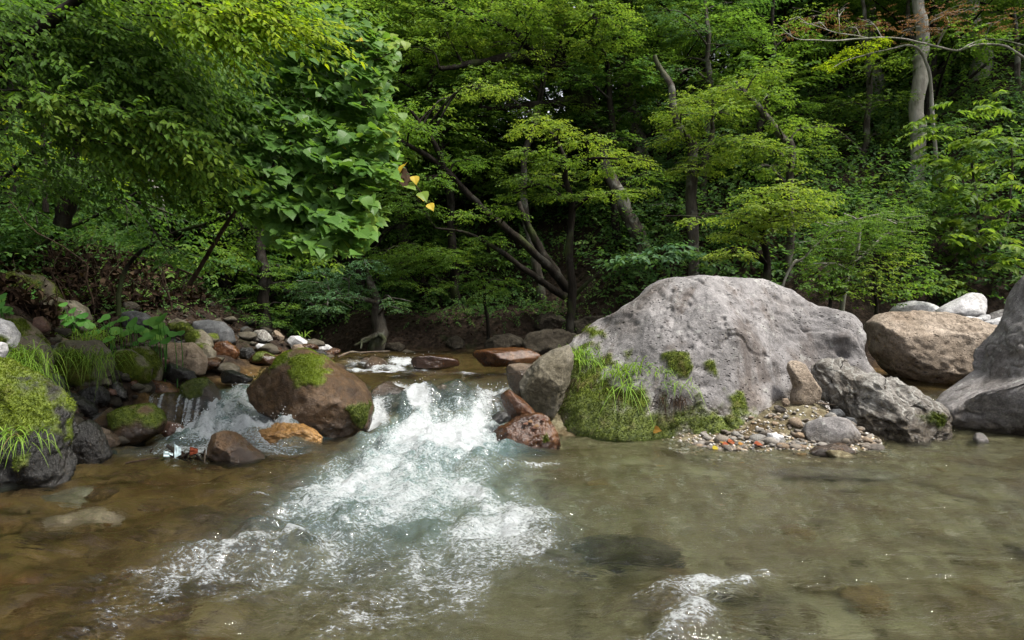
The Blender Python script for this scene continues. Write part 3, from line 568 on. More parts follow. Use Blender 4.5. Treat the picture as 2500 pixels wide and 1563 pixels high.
# shaded far bank
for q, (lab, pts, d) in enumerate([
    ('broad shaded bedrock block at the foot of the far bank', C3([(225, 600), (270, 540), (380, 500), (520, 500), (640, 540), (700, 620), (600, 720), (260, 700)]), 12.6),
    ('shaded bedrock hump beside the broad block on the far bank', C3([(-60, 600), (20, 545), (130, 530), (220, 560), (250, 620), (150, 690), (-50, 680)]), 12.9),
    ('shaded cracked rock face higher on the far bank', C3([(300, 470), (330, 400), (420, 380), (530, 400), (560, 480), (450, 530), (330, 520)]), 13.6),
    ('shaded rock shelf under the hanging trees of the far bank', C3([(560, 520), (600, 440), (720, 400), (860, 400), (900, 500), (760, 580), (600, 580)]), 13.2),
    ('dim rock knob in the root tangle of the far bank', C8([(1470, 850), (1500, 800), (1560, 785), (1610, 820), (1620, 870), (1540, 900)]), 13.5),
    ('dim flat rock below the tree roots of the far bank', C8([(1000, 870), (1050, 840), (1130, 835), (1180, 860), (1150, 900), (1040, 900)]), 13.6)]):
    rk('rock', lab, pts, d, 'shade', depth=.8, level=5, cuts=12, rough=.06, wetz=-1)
# ------------------------------------------------------------------ rock geometry
def build_rock(s, i):
    rng = np.random.default_rng(100 + i)
    d = s['d']
    pts = np.array([P(x, y, d) for x, y in s['pts']])[:, [0, 2]]
    if 'star' in s: c = P(*s['star'], d)[[0, 2]]
    else: c = .5 * (pts.min(0) + pts.max(0))
    th = np.linspace(-np.pi, np.pi, 720, endpoint=False)
    rad = np.zeros(720)
    a, b = pts, np.roll(pts, -1, 0)
    for k, t in enumerate(th):
        u = np.array([np.cos(t), np.sin(t)]); e = b - a; w = a - c
        den = u[0] * e[:, 1] - u[1] * e[:, 0]
        with np.errstate(divide='ignore', invalid='ignore'):
            tt = (w[:, 0] * e[:, 1] - w[:, 1] * e[:, 0]) / den; ss = (w[:, 0] * u[1] - w[:, 1] * u[0]) / den
        ok = (tt > 0) & (ss >= 0) & (ss <= 1); rad[k] = tt[ok].max() if ok.any() else 0
    rad[rad == 0] = rad[rad > 0].mean()
    ker = np.exp(-np.linspace(-2, 2, 9) ** 2); ker /= ker.sum()
    rad = np.convolve(np.concatenate([rad[-4:], rad, rad[:4]]), ker, 'valid')
    Nn, F = ico(s.get('level', 5))
    t = np.arctan2(Nn[:, 2], Nn[:, 0]); sp = np.hypot(Nn[:, 0], Nn[:, 2])
    rr = np.interp(t, np.append(th, np.pi), np.append(rad, rad[0]))
    size = .5 * (np.ptp(pts[:, 0]) + np.ptp(pts[:, 1])) * .5
    rm = rad.mean(); w = sm(.1, .7, sp); rr = rm * (1 - w) + rr * w
    e = .82
    D = s.get('depth', .8) * size
    rp = sp ** e; yy = np.sign(Nn[:, 1]) * np.abs(Nn[:, 1]) ** e * D
    V = np.stack([rr * rp * np.cos(t), yy, rr * rp * np.sin(t)], 1)
    # flattened facets, kept off the outline
    for k in range(s.get('cuts', 4)):
        m = rng.normal(size=3); m[1] = -abs(m[1]) * 1.5 - .65; m /= np.linalg.norm(m)
        proj = V @ m; h = proj.max() * rng.uniform(.70, .93)
        ex = np.clip(proj - h, 0, None); soft = .86
        V = V - (ex * soft)[:, None] * m
    amp = s.get('rough', .04) * size
    q = V / size * 1.6 + i * 7.7
    nrm = vnormals(V, F)
    lv = s.get('level', 5)
    V = V + nrm * (amp * (fbm(q, 5 if lv > 5 else 4) + .55 * ridged(q * 2.3 + 3, 3) - .3))[:, None]
    if lv >= 6: V = V + nrm * (amp * .30 * fbm(q * 5, 4) - amp * .5 * sm(.82, 1.0, 1 - np.abs(noise3(q * 2.6 + 40)) * 1.6))[:, None]
    if s.get('pits'):
        npit, r_lo, r_hi = s['pits']; fr = np.where(Nn[:, 1] < .3)[0]; cl = fbm(V[fr] * 1.3 + 5, 2)
        pw = np.exp(2.2 * cl); cen = rng.choice(fr, npit, p=pw / pw.sum()); off = np.zeros(len(V))
        for ci in cen:
            r_ = r_lo + (r_hi - r_lo) * rng.random() ** 2.5; dv = V - V[ci]; el = rng.uniform(1.0, 2.4)
            qd = (dv[:, 0] / el) ** 2 + dv[:, 1] ** 2 + (dv[:, 2] + .12 * dv[:, 0]) ** 2
            off = np.maximum(off, r_ * rng.uniform(.5, 1.0) * np.exp(-(qd / r_ ** 2) ** 1.5))
        V = V - nrm * off[:, None]
    W = np.stack([V[:, 0] + c[0], V[:, 1] + d, V[:, 2] + c[1]], 1)
    px = np.stack([W[:, 0] / d * FPX + 1250, 781.5 - (W[:, 2] - EYE) / d * FPX], 1)   # outline coordinates of the front view
    front = sm(.35, -.15, Nn[:, 1])
    for (x, y, r, am) in s.get('dents', []):
        W[:, 1] += am * front * np.exp(-((px[:, 0] - x) ** 2 + (px[:, 1] - y) ** 2) / r ** 2)
    if 'lean' in s: W[:, 1] += s['lean'] * (W[:, 2] - pts[:, 1].min()) - s['lean'] * .35 * np.ptp(pts[:, 1])
    moss = np.zeros(len(W)); tone = np.zeros(len(W))
    nz = fbm(W * 5.0 + i, 4)
    for poly, tn in s.get('moss', []):
        sc = max(8.0, .12 * np.ptp(np.array(poly)[:, 0]))
        mk = sm(-.5, .6, (poly_sd(px, poly) + nz * sc * 1.3) / sc) * sm(.55, .2, Nn[:, 1])
        tone = np.where(mk > moss, tn, tone); moss = np.maximum(moss, mk)
    if moss.max() > 0:
        nrm = vnormals(W, F); W = W + nrm * (moss * (.012 + .014 * fbm(W * 14, 3)) * min(1, size))[:, None]
    wl = water_level(W[:, 0], W[:, 1]); wz = s.get('wetz', .1)
    wet = sm(.07, -.07, W[:, 2] - wl - wz + .10 * nz) if wz > -.5 else np.zeros(len(W)) + s.get('shine', 0)
    s['tri'] = W[F]; s['W'] = W; s['F'] = F; s['moss_a'] = moss; s['tone_a'] = tone; s['wet_a'] = wet
    zb = W[:, 2].min()
    s['loc'] = np.array([W[:, 0].mean(), W[:, 1].mean(), zb]); s['zb'] = zb; s['h'] = np.ptp(W[:, 2]); s['size'] = size
for i, s in enumerate(ROCKS): build_rock(s, i)

# ------------------------------------------------------------------ ground, shaped so that the rocks are bedded in it
anch = []
for s in ROCKS:
    x, y, z = s['loc']; tz = z + (.30 if y > 12 else .12 if x > 0 else .10) * s['h']
    if 'big mossy' not in s['label'] and tz > water_level(x, y) - .02 and (x < -3.0 or y > 12 or x > .3): anch.append((x, y, tz, .30 + .45 * s['size']))
anch = np.array(anch)
def ground_z(x, y):
    x = np.asarray(x, float); y = np.asarray(y, float); sh = x.shape
    x = x.ravel(); y = y.ravel(); z = land(x, y)
    za = land(anch[:, 0], anch[:, 1])
    num = np.zeros_like(z); den = np.full_like(z, .35)
    for (ax, ay, az, sg), z0 in zip(anch, za):
        w = np.exp(-((x - ax) ** 2 + (y - ay) ** 2) / (sg * sg)); num += w * (az - z0); den += w
    z = z + num / den
    p = np.stack([x, y, x * 0], 1)
    wl = water_level(x, y)
    a = sm(.0, .5, z - wl)
    return (z + (.02 + .10 * a) * fbm(p * 1.3, 4) + .02 * fbm(p * 7, 3)).reshape(sh)
def warp(a, b, n, core0, core1, frac):
    k = int(n * frac); m0 = int((n - k) * (core0 - a) / ((core0 - a) + (b - core1))); m1 = n - k - m0
    return np.concatenate([core0 - (core0 - a) * (np.linspace(1, 0, m0, endpoint=False) ** 2), np.linspace(core0, core1, k, endpoint=False), core1 + (b - core1) * np.linspace(0, 1, m1) ** 2])
gx = warp(-120, 120, 270, -8, 8, .75); gy = warp(-80, 160, 330, 0.5, 18, .75)
GX, GY = np.meshgrid(gx, gy); GZ = ground_z(GX, GY)
V = np.stack([GX.ravel(), GY.ravel(), GZ.ravel()], 1)
nx, ny = len(gx), len(gy)
def grid_faces(nx, ny):
    i = (np.arange(ny - 1)[:, None] * nx + np.arange(nx - 1)[None, :]).ravel(); return np.stack([i, i + 1, i + nx + 1, i + nx], 1)
bedm = sm(.12, -.02, V[:, 2] - water_level(V[:, 0], V[:, 1]) + .05 * fbm(V * 3, 3))
bedm = np.maximum(bedm, sm(1.5, 1.9, V[:, 0]) * sm(3.8, 3.4, V[:, 0]) * sm(6.0, 6.4, V[:, 1]) * sm(7.7, 7.3, V[:, 1])) * sm(14, 12.5, V[:, 1])
ground = mesh_obj('ground', V, grid_faces(nx, ny), M['ground'], attrs={'bed': bedm, 'rust': np.maximum(sm(-.6, -1.8, V[:, 0]), sm(7.4, 8.6, V[:, 1]))})
tag(ground, 'dark forest soil banks and pebbly brown stream bed', 'ground', kind='structure')

# ------------------------------------------------------------------ water sheet
wx = np.concatenate([np.linspace(-9, -4.8, 60, endpoint=False), np.linspace(-4.8, 1.6, 300, endpoint=False), np.linspace(1.6, 7.5, 170)])
wy = np.concatenate([np.linspace(-4, 1.2, 40, endpoint=False), np.linspace(1.2, 8.6, 400, endpoint=False), np.linspace(8.6, 15.5, 150)])
WX, WY = np.meshgrid(wx, wy); x = WX.ravel(); y = WY.ravel()
p = np.stack([x, y, x * 0], 1)
wl = water_level(x, y)
lvl = wl.reshape(WX.shape); gyy, gxx = np.gradient(lvl, wy, wx); slope = np.hypot(gxx, gyy).ravel()
# white plume below the main chute
cxl = -.72 + .05 * np.sin(y * 2)
half = np.interp(y, [1.8, 3.2, 4.2, 5.4, 6.6, 7.4], [1.0, 1.2, 1.1, .98, .82, .72])
lat = (x - cxl) / half
body = np.exp(-np.abs(lat) ** 3.0) * sm(.6, 4.2, y) * sm(8.3, 7.4, y)
streak = fbm(np.stack([x * 2.2 + .5 * fbm(p * 1.1, 2), y * .9, x * 0 + 5], 1), 4)
plume = body * (.80 + .55 * streak * (1.15 - .75 * sm(4.3, 6.6, y)) - .10 * sm(4.6, 3.0, y))
dense = np.exp(-np.abs((x + .68) / .66) ** 3) * sm(5.0, 6.3, y) * sm(7.7, 7.2, y)
chute = sm(-1.75, -1.5, x) * sm(.15, -.05, x) * sm(7.1, 7.4, y) * sm(9.4, 8.2, y)
chn = fbm(np.stack([x * 3.2 + y * .8, y * 1.1, x * 0 + 2], 1), 4)
g1 = np.exp(-((x + 1.52 - .12 * (y - 7.6)) / .15) ** 2) * sm(9.0, 8.3, y); g2 = np.exp(-((x + .81 + .55 * (y - 7.3)) / .16) ** 2); g3 = np.exp(-((x + .22) / .17) ** 2) * sm(8.5, 8.0, y)
chute_f = chute * ((g1 + .85 * g2 + g3) * (.75 + .7 * chn) + .16 + .45 * chn)
arm = sm(-3.45, -3.2, x) * sm(-1.75, -2.3, x) * sm(6.15, 6.7, y) * sm(8.6, 7.9, y)
arm_f = arm * (.84 + .75 * fbm(np.stack([x * 4.5, y * 3.2, x * 0 + 8], 1), 4) + .2 * sm(7.0, 6.7, y))
skirt = np.exp(-((x + 2.6) / .9) ** 2 - ((y - 6.25) / .28) ** 2) * .75
fall = sm(-4.2, -4.05, x) * sm(-3.2, -3.35, x) * sm(7.40, 7.46, y) * sm(7.75, 7.62, y)
fall_f = fall * (.48 + 1.5 * fbm(np.stack([x * 11, y * .8, x * 0 + 4], 1), 3))
ups = 1.25 * np.exp(-((x + 1.8) / .85) ** 2 - ((y - 10.6) / .9) ** 2) * (.62 + .8 * fbm(p * 3 + 4, 3)) + np.exp(-((x + .3) / .8) ** 2 - ((y - 9.6) / .25) ** 2) * (.5 + .7 * fbm(p * 3 + 9, 3))
ups += np.exp(-((x + 4.3) / .5) ** 2 - ((y - 9.5) / .4) ** 2) * (.5 + .9 * fbm(p * 4 + 1, 3)) + np.exp(-((x + 3.2) / .35) ** 2 - ((y - 9.3) / .5) ** 2) * (.4 + .9 * fbm(p * 4 + 6, 3))
bits = fbm(np.stack([x * 2.3 - y * .8, y * 2.0 + x * .5, x * 0 + 11], 1), 4)
arms = np.exp(-((y - (3.55 + .55 * (x + 1.2))) / .16) ** 2) * sm(-2.3, -1.7, x) * sm(-.6, -1.2, x) * (.62 + .5 * bits)
arms += np.exp(-((y - (3.0 + .55 * (x - .9))) / .14) ** 2) * sm(.3, .6, x) * sm(1.6, 1.1, x) * (.52 + .6 * bits)
arms += np.exp(-((y - (5.5 + .4 * x)) / .10) ** 2) * sm(-.1, .15, x) * sm(.62, .3, x) * .65
arms += np.exp(-((y - (2.55 + .6 * (x - .5))) / .12) ** 2) * sm(.1, .35, x) * sm(1.0, .7, x) * (.6 + .5 * bits)
sparse = sm(.40, .85, bits) * (sm(2.0, .4, np.abs(x + .2)) * sm(4.6, 3.2, y)) * .8 + sm(.45, .9, bits) * sm(-3.0, -2.2, x) * sm(-.9, -1.4, x) * sm(3.3, 4.6, y) * sm(6.3, 5.5, y) * .55
edge = np.zeros_like(x)
foam = np.clip(np.maximum.reduce([plume * .86, dense * 1.1, chute_f, arm_f, skirt, fall_f, ups, arms, sparse]), 0, 1.1)
air = np.clip(np.maximum.reduce([body ** 2.5 * (.55 + .35 * streak) * sm(2.4, 5.0, y), dense, arm * .5, chute * .1, skirt * .2]), 0, 1)
# relief: boils and standing waves in the white water, long soft ripples elsewhere
calm = sm(.2, 1.6, x)
flow = np.stack([x * 1.9 + .4 * y, y * 2.9 - .3 * x, x * 0], 1)
rip = .026 * fbm(flow, 3, gain=.42) + .006 * fbm(flow * 3.7 + 5, 2)
left_rip = sm(-.2, -1.6, x) * sm(7, 6, y)
rip = rip * (1.35 + 1.0 * left_rip) * (1 - .3 * calm)
turb = np.clip(body * sm(1.8, 4, y) + arm + dense + .6 * chute + .5 * arms, 0, 1.2)
boil = .080 * fbm(np.stack([x * 3.4, y * 3.0, x * 0 + 1], 1), 5) + .045 * ridged(np.stack([x * 4.2, y * 3.6, x * 0 + 3], 1), 4) * .6
z = wl + rip + turb * boil
z += .10 * dense * sm(6.9, 6.4, y) + .05 * np.exp(-((x + .7) / .7) ** 2 - ((y - 6.75) / .35) ** 2)
z += .17 * arm * sm(7.9, 7.2, y) * np.clip(.5 + 1.2 * fbm(np.stack([x * 3.4, y * 3.4, x * 0 + 20], 1), 5), 0, 1.4) + .05 * arm * ridged(np.stack([x * 6, y * 5, x * 0 + 2], 1), 3) * .5
z += chute * (.10 * np.exp(-((x + 1.12) / .22) ** 2 - ((y - 7.75) / .35) ** 2) + .09 * np.exp(-((x + .55) / .25) ** 2 - ((y - 8.0) / .35) ** 2)) - chute * .05 * (g1 + g2 + g3)
z += .05 * arms * np.clip(.6 + bits, 0, 1.2) + .05 * np.clip(ups, 0, 1) * (.5 + fbm(p * 5, 3))
z += fall * .05 * fbm(np.stack([x * 12, y * 2, x * 0], 1), 3)
z += .045 * np.exp(-((x - .62) / .35) ** 2 - ((y - 2.95) / .28) ** 2)
water = mesh_obj('water', np.stack([x, y, z], 1), grid_faces(len(wx), len(wy)), M['water'], attrs={'foam': foam, 'air': air})
tag(water, 'clear mountain stream with white cascade and greenish pool', 'water', kind='structure')
water_grid = (x, y, z, foam)
# flying drops above the white water
rng = np.random.default_rng(5)
prob = np.clip(foam - .45, 0, 1) * (dense + arm + .7 * np.clip(ups, 0, 1) + .5 * chute + .5 * fall); prob = prob / prob.sum()
pick = rng.choice(len(x), 1900, p=prob)
bag = Bag(); iv, iff = ico(1)
for k in pick:
    h = abs(rng.normal(0, .055)) + .01; r = rng.uniform(.0015, .0048)
    bag.add(iv * r * np.array([1, 1, rng.uniform(1, 1.8)]) + np.array([x[k] + rng.normal(0, .03), y[k] + rng.normal(0, .03), z[k] + h]), iff)
sp = link('splash_droplets', bag.data('splash_droplets', M['drop']))
tag(sp, 'fine white drops splashing above the cascade', 'water drops', kind='stuff')

# ------------------------------------------------------------------ rocks as objects, with their moss cushions
def moss_blades(s, n, rng, name='moss'):
    W, F = s['W'], s['F']; tri = W[F]; mk = s['moss_a'][F].mean(1)
    nn = np.cross(tri[:, 1] - tri[:, 0], tri[:, 2] - tri[:, 0]); ar = np.linalg.norm(nn, axis=1)
    w = ar * np.clip(mk - .25, 0, 1); w /= w.sum()
    f = rng.choice(len(F), n, p=w); b = rng.dirichlet((1, 1, 1), n)
    pos = (tri[f] * b[:, :, None]).sum(1); nr = nn[f] / (ar[f][:, None] + 1e-9)
    dirn = nr + rng.normal(0, .55, (n, 3)) + np.array([0, 0, .25]); dirn /= np.linalg.norm(dirn, axis=1)[:, None]
    side = np.cross(dirn, rng.normal(size=(n, 3))); side /= np.linalg.norm(side, axis=1)[:, None]
    ln = rng.uniform(.008, .022, n)[:, None] * min(1.0, .6 + .5 * s['size'])
    clump = fbm(pos * 16, 3)
    V = np.stack([pos - side * ln * .35 - nr * .004, pos + side * ln * .35 - nr * .004, pos + dirn * ln], 1).reshape(-1, 3)
    tn = s['tone_a'][F[f]].mean(1)
    tint = np.clip(.08 + .80 * tn + .22 * clump + rng.normal(0, .12, n), 0, 1)
    return V, np.arange(3 * n).reshape(-1, 3), np.repeat(tint, 3)
for i, s in enumerate(ROCKS):
    me = mesh_data(s['name'], s['W'] - s['loc'], s['F'], M[s['mat']], True, {'moss': s['moss_a'], 'tone': s['tone_a'], 'wet': s['wet_a']})
    o = link(s['name'], me, None, s['loc']); tag(o, s['label'], s['name']); s['obj'] = o
    if s['moss_a'].max() > .5:
        rng = np.random.default_rng(i); area = 0
        tri = s['W'][s['F']]; area = (np.linalg.norm(np.cross(tri[:, 1] - tri[:, 0], tri[:, 2] - tri[:, 0]), axis=1) * .5 * np.clip(s['moss_a'][s['F']].mean(1) - .25, 0, 1)).sum()
        n = int(np.clip(area * 26000, 300, 14000))
        Vm, Fm, tm = moss_blades(s, n, rng)
        mo = link('moss', mesh_data('moss', Vm - s['loc'], Fm, L['moss'], False, {'tint': tm}), o); mo['kind'] = 'stuff'
def surface_point(s, px, py):
    """front point of a rock near the given photograph pixel"""
    W = s['W']; q = np.stack([W[:, 0] / W[:, 1] * FPX + 1250, 781.5 - (W[:, 2] - EYE) / W[:, 1] * FPX], 1)
    dd = np.hypot(q[:, 0] - px, q[:, 1] - py); near = np.where(dd < max(6, dd.min() * 1.5))[0]
    return W[near[np.argmin(W[near, 1])]]
def rock_like(txt): return next(s for s in ROCKS if txt in s['label'])

# loose stones: shared meshes, pieces of the ground they lie on
def stone_mesh(name, k, mat, flat, wet=0.0):
    rng = np.random.default_rng(500 + k); Vs, Fs = ico(2)
    Vs = Vs * np.array([1, rng.uniform(.65, .95), rng.uniform(*flat)])
    for _ in range(13):
        m = rng.normal(size=3); m /= np.linalg.norm(m); h = (Vs @ m).max() * rng.uniform(.62, .9); Vs = Vs - np.clip(Vs @ m - h, 0, None)[:, None] * m
    Vs = Vs * (1 + .08 * fbm(Vs * 1.5 + k, 2))[:, None]
    z0 = np.zeros(len(Vs))
    return mesh_data(name, Vs, Fs, M[mat], True, {'moss': z0, 'tone': z0, 'wet': z0 + wet})
def scatter(name, metas, n, fn, rng, zoff=.25, alt=None):
    for k in range(n):
        x_, y_, r = fn(rng)
        o = link(name, (alt if alt and x_ < -.8 else metas)[k % len(metas)], ground, (x_, y_, float(ground_z(np.array([x_]), np.array([y_]))[0]) + r * zoff))
        o.scale = (r, r, r * rng.uniform(.7, 1.0)); o.rotation_euler = (rng.normal(0, .2), rng.normal(0, .2), rng.uniform(0, 6.28))
peb = [stone_mesh('pebble', k, 'pebble', (.45, .75)) for k in range(6)]
bedst = [stone_mesh('bed_stone', 10 + k, 'bed', (.3, .55)) for k in range(6)]
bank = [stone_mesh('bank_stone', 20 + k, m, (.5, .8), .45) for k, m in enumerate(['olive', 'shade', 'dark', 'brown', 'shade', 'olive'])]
def f_peb(r):
    y_ = 6.32 + abs(r.normal(0, .28)); x_ = r.uniform(1.75, 3.5); 
    if y_ > 6.9: x_ = r.uniform(2.3, 3.2)
    return x_, min(y_, 7.3), float(np.clip(r.lognormal(-3.35, .45), .016, .09))
scatter('pebble', peb, 290, f_peb, np.random.default_rng(31), .3)
def f_bed(r):
    if r.random() < .55:
        y_ = r.uniform(2.2, 6.3); x_ = r.uniform(.2, .3 + y_ * .72); q = .04 + .06 * r.random() ** 2 + (.10 if r.random() < .08 else 0)
    else:
        y_ = r.uniform(2.4, 6.2); x_ = r.uniform(-.2 - y_ * .72, -1.2); q = .07 + .16 * r.random() ** 2
    return x_, y_, q
scatter('bed_stone', bedst, 300, f_bed, np.random.default_rng(32), .15, [stone_mesh('bed_stone', 40 + k, 'bed_brown', (.3, .55)) for k in range(6)])
def f_bank(r):
    y_ = r.uniform(6.2, 13.2); xl = float(np.interp(y_, *_XL)); x_ = xl + .25 - abs(r.normal(0, .75)); return x_, y_, float(np.clip(r.lognormal(-2.5, .5), .04, .24))
scatter('bank_stone', bank, 230, f_bank, np.random.default_rng(33), .3)
def f_up(r):
    y_ = r.uniform(8.5, 13.2); return r.uniform(float(np.interp(y_, *_XL)) + .2, .7), y_, float(np.clip(r.lognormal(-2.1, .45), .07, .26))
scatter('stream_stone', [stone_mesh('stream_stone', 60 + k, m, (.4, .7), .5) for k, m in enumerate(['rust', 'brown', 'shade', 'rust', 'olive'])], 85, f_up, np.random.default_rng(36), .55)
# finer gravel, past counting
rng = np.random.default_rng(34); bag = Bag(); iv, iff = ico(1)
for k in range(2600):
    if k < 1300: x_, y_ = rng.uniform(1.5, 3.6), 6.25 + abs(rng.normal(0, .4))
    else: x_, y_ = rng.uniform(.3, 4.2), rng.uniform(4.0, 6.4)
    r = rng.uniform(.008, .022); zz = float(land(np.array([x_]), np.array([y_]))[0]) if False else None
    bag.V.append(np.array([[x_, y_, r]])); bag.n += 1
pts = np.vstack(bag.V); gz = ground_z(pts[:, 0], pts[:, 1]); bag = Bag()
for (x_, y_, r), g in zip(pts, gz): bag.add(iv * r * rng.uniform(.6, 1.2, 3) * np.array([1, 1, .7]) + np.array([x_, y_, g + r * .3]), iff, rng.random())
gr = link('gravel', bag.data('gravel', None)); 
def mat_gravel():
    t = NT('fine_gravel'); tint = t.attr('tint')
    return t.done(t.principled(t.ramp(tint, [(0, (.10, .09, .075)), (.3, (.24, .22, .19)), (.55, (.30, .22, .13)), (.8, (.36, .34, .31)), (1, (.48, .47, .45))]), .8))
gr.data.materials.append(mat_gravel()); tag(gr, 'fine mixed gravel on the pebble beach and in the shallows', 'gravel', kind='stuff')
# ------------------------------------------------------------------ leaves
def leaf_tpl(half, fold=.25, curl=.15):
    """half outline [(t, w)...] -> verts (midrib + both sides), triangles"""
    n = len(half); V = []; 
    for t_, w_ in half: V.append((t_, 0, -curl * t_ * t_))
    for sgn in (1, -1):
        for t_, w_ in half: V.append((t_, sgn * w_, fold * w_ - curl * t_ * t_))
    F = []
    for k in range(n - 1):
        if half[k + 1][1] > 0: F += [(k, k + 1, n + k + 1), (k, 2 * n + k + 1, k + 1)]
        if half[k][1] > 0: F += [(k, n + k + 1, n + k), (k, 2 * n + k, 2 * n + k + 1)]
    return np.array(V, float), np.array(F)
TPL = {
    'small': (np.array([(0, 0, 0), (.45, .26, .05), (1, 0, -.1), (.45, -.26, .05)], float), np.array([(0, 2, 1), (0, 3, 2)])),
    'broad': (np.array([(0, 0, 0), (.42, .33, .08), (1, 0, -.12), (.42, -.33, .08)], float), np.array([(0, 2, 1), (0, 3, 2)])),
    'oval': leaf_tpl([(0, .0), (.3, .26), (.65, .24), (1, 0)], .25, .2),
    'lance': leaf_tpl([(0, .0), (.28, .235), (.6, .19), (1, 0)], .25, .2),
    'vine': leaf_tpl([(-.16, .24), (-.05, .46), (.10, .58), (.28, .50), (.44, .47), (.60, .30), (.80, .14), (1, 0)], .14, .22),
    'round': leaf_tpl([(-.22, .20), (-.12, .42), (.1, .56), (.38, .56), (.62, .42), (.78, .18), (.80, 0)], .10, .12),
}
def unit(v): return v / (np.linalg.norm(v, axis=-1, keepdims=True) + 1e-9)
def leaves_mesh(tpl, pos, dirn, nrm, size, tint):
    T, F = TPL[tpl]; k = len(T); n = len(pos)
    d = unit(dirn); s = unit(np.cross(nrm, d)); u = np.cross(d, s)
    V = pos[:, None, :] + size[:, None, None] * (T[None, :, 0:1] * d[:, None] + T[None, :, 1:2] * s[:, None] + T[None, :, 2:3] * u[:, None])
    FF = F[None] + (np.arange(n) * k)[:, None, None]
    return V.reshape(-1, 3), FF.reshape(-1, 3), np.repeat(tint, k)
class Foliage:
    def __init__(s, rng): s.rng = rng; s.p = []; s.d = []; s.n = []; s.s = []; s.t = []; s.tw = []
    def push(s, p, d, n, sz, t): s.p.append(p); s.d.append(d); s.n.append(n); s.s.append(sz); s.t.append(t)
    def twigs(s, start, dirn, length, nl, size, tint, droop=.25, up=np.array([0, 0, 1.0]), spread=.9, stem=True):
        """rows of alternate leaves along many twigs at once (start, dirn: (m,3))"""
        r = s.rng; m = len(start); t = np.linspace(.08, 1, nl)[None, :] + r.uniform(-.02, .02, (m, nl))
        dirn = unit(dirn); L_ = length[:, None]
        pts = start[:, None] + dirn[:, None] * (t * L_)[..., None]; pts[..., 2] -= droop * L_ * t * t
        tang = dirn[:, None] * np.ones((1, nl, 1)); tang = tang.copy(); tang[..., 2] -= 2 * droop * t; tang = unit(tang)
        upv = unit(np.broadcast_to(up, (m, 3)) + r.normal(0, .18, (m, 3)))
        side = unit(np.cross(upv, dirn))
        sg = np.where(np.arange(nl) % 2 == 0, 1.0, -1.0)[None, :, None]
        ld = unit(tang * (.75 + .3 * t[..., None]) + sg * side[:, None] * spread + r.normal(0, .22, (m, nl, 3)))
        ld[..., 2] -= .12 + .15 * r.random((m, nl))
        ln = unit(upv[:, None] + r.normal(0, .30, (m, nl, 3)))
        sz = size * r.uniform(.65, 1.2, (m, nl)) * (1 - .25 * t)
        tn = np.clip(np.asarray(tint).reshape(-1, 1) + r.normal(0, .13, (m, nl)), 0, 1)
        s.push(pts.reshape(-1, 3), ld.reshape(-1, 3), ln.reshape(-1, 3), sz.ravel(), tn.ravel())
        if stem: s.tw.append((start, dirn, length, droop))
    def plate(s, c, R, size, tint=.5, dens=1.0, toward=None, flat=.12, droop=.22):
        """one flat layered spray of a branch: twigs fanning over a rough disc"""
        r = s.rng; m = max(10, int(dens * 52 * (R / (size * 5.5)) ** 1.35))
        ang = r.uniform(0, 2 * np.pi, m); rad = R * .72 * np.sqrt(r.random(m))
        lob = 1 + .35 * np.sin(ang * 3 + r.uniform(0, 6)) * r.random(); rad = rad * lob
        st = np.stack([np.cos(ang) * rad, np.sin(ang) * rad, R * flat * r.normal(0, 1, m) - .18 * rad * rad / R], 1) + c
        dr = np.stack([np.cos(ang), np.sin(ang), r.normal(.05, .12, m)], 1) + r.normal(0, .35, (m, 3)) * np.array([1, 1, .3])
        if toward is not None: dr = dr + np.asarray(toward) * .6
        ln = np.clip(R * r.uniform(.28, .55, m), size * 2, size * 9)
        s.twigs(st, dr, ln, int(np.clip(np.median(ln) / (size * .42), 5, 16)), size, tint + r.normal(0, .10, m), droop)
    def blob(s, c, rad, n, size, tint, up=(0, -.3, .8)):
        """loose leafy mass (shrub): short twigs through an ellipsoid"""
        r = s.rng; m = max(3, n // 8); q = unit(r.normal(size=(m, 3))) * (r.random(m) ** .4)[:, None]
        st = c + q * rad; dr = q + np.array([0, -.15, .25]) + r.normal(0, .4, (m, 3))
        s.twigs(st, dr, np.full(m, size * 4.0) * r.uniform(.7, 1.3, m), 8, size, tint + r.normal(0, .12, m), .2, up=np.array(up), stem=False)
    def arrays(s): return np.vstack(s.p), np.vstack(s.d), np.vstack(s.n), np.concatenate(s.s), np.concatenate(s.t)
    def stems(s, radius=.0035):
        bag = Bag()
        for st, dr, ln, dp in s.tw:
            for a, b, l in zip(st, dr, ln):
                t = np.linspace(0, 1, 4)[:, None]; q = a + b * t * l; q[:, 2] -= dp * l * t[:, 0] ** 2
                V_, F_ = tube(q, np.linspace(radius, radius * .5, 4), 3); bag.add(V_, F_)
        return bag

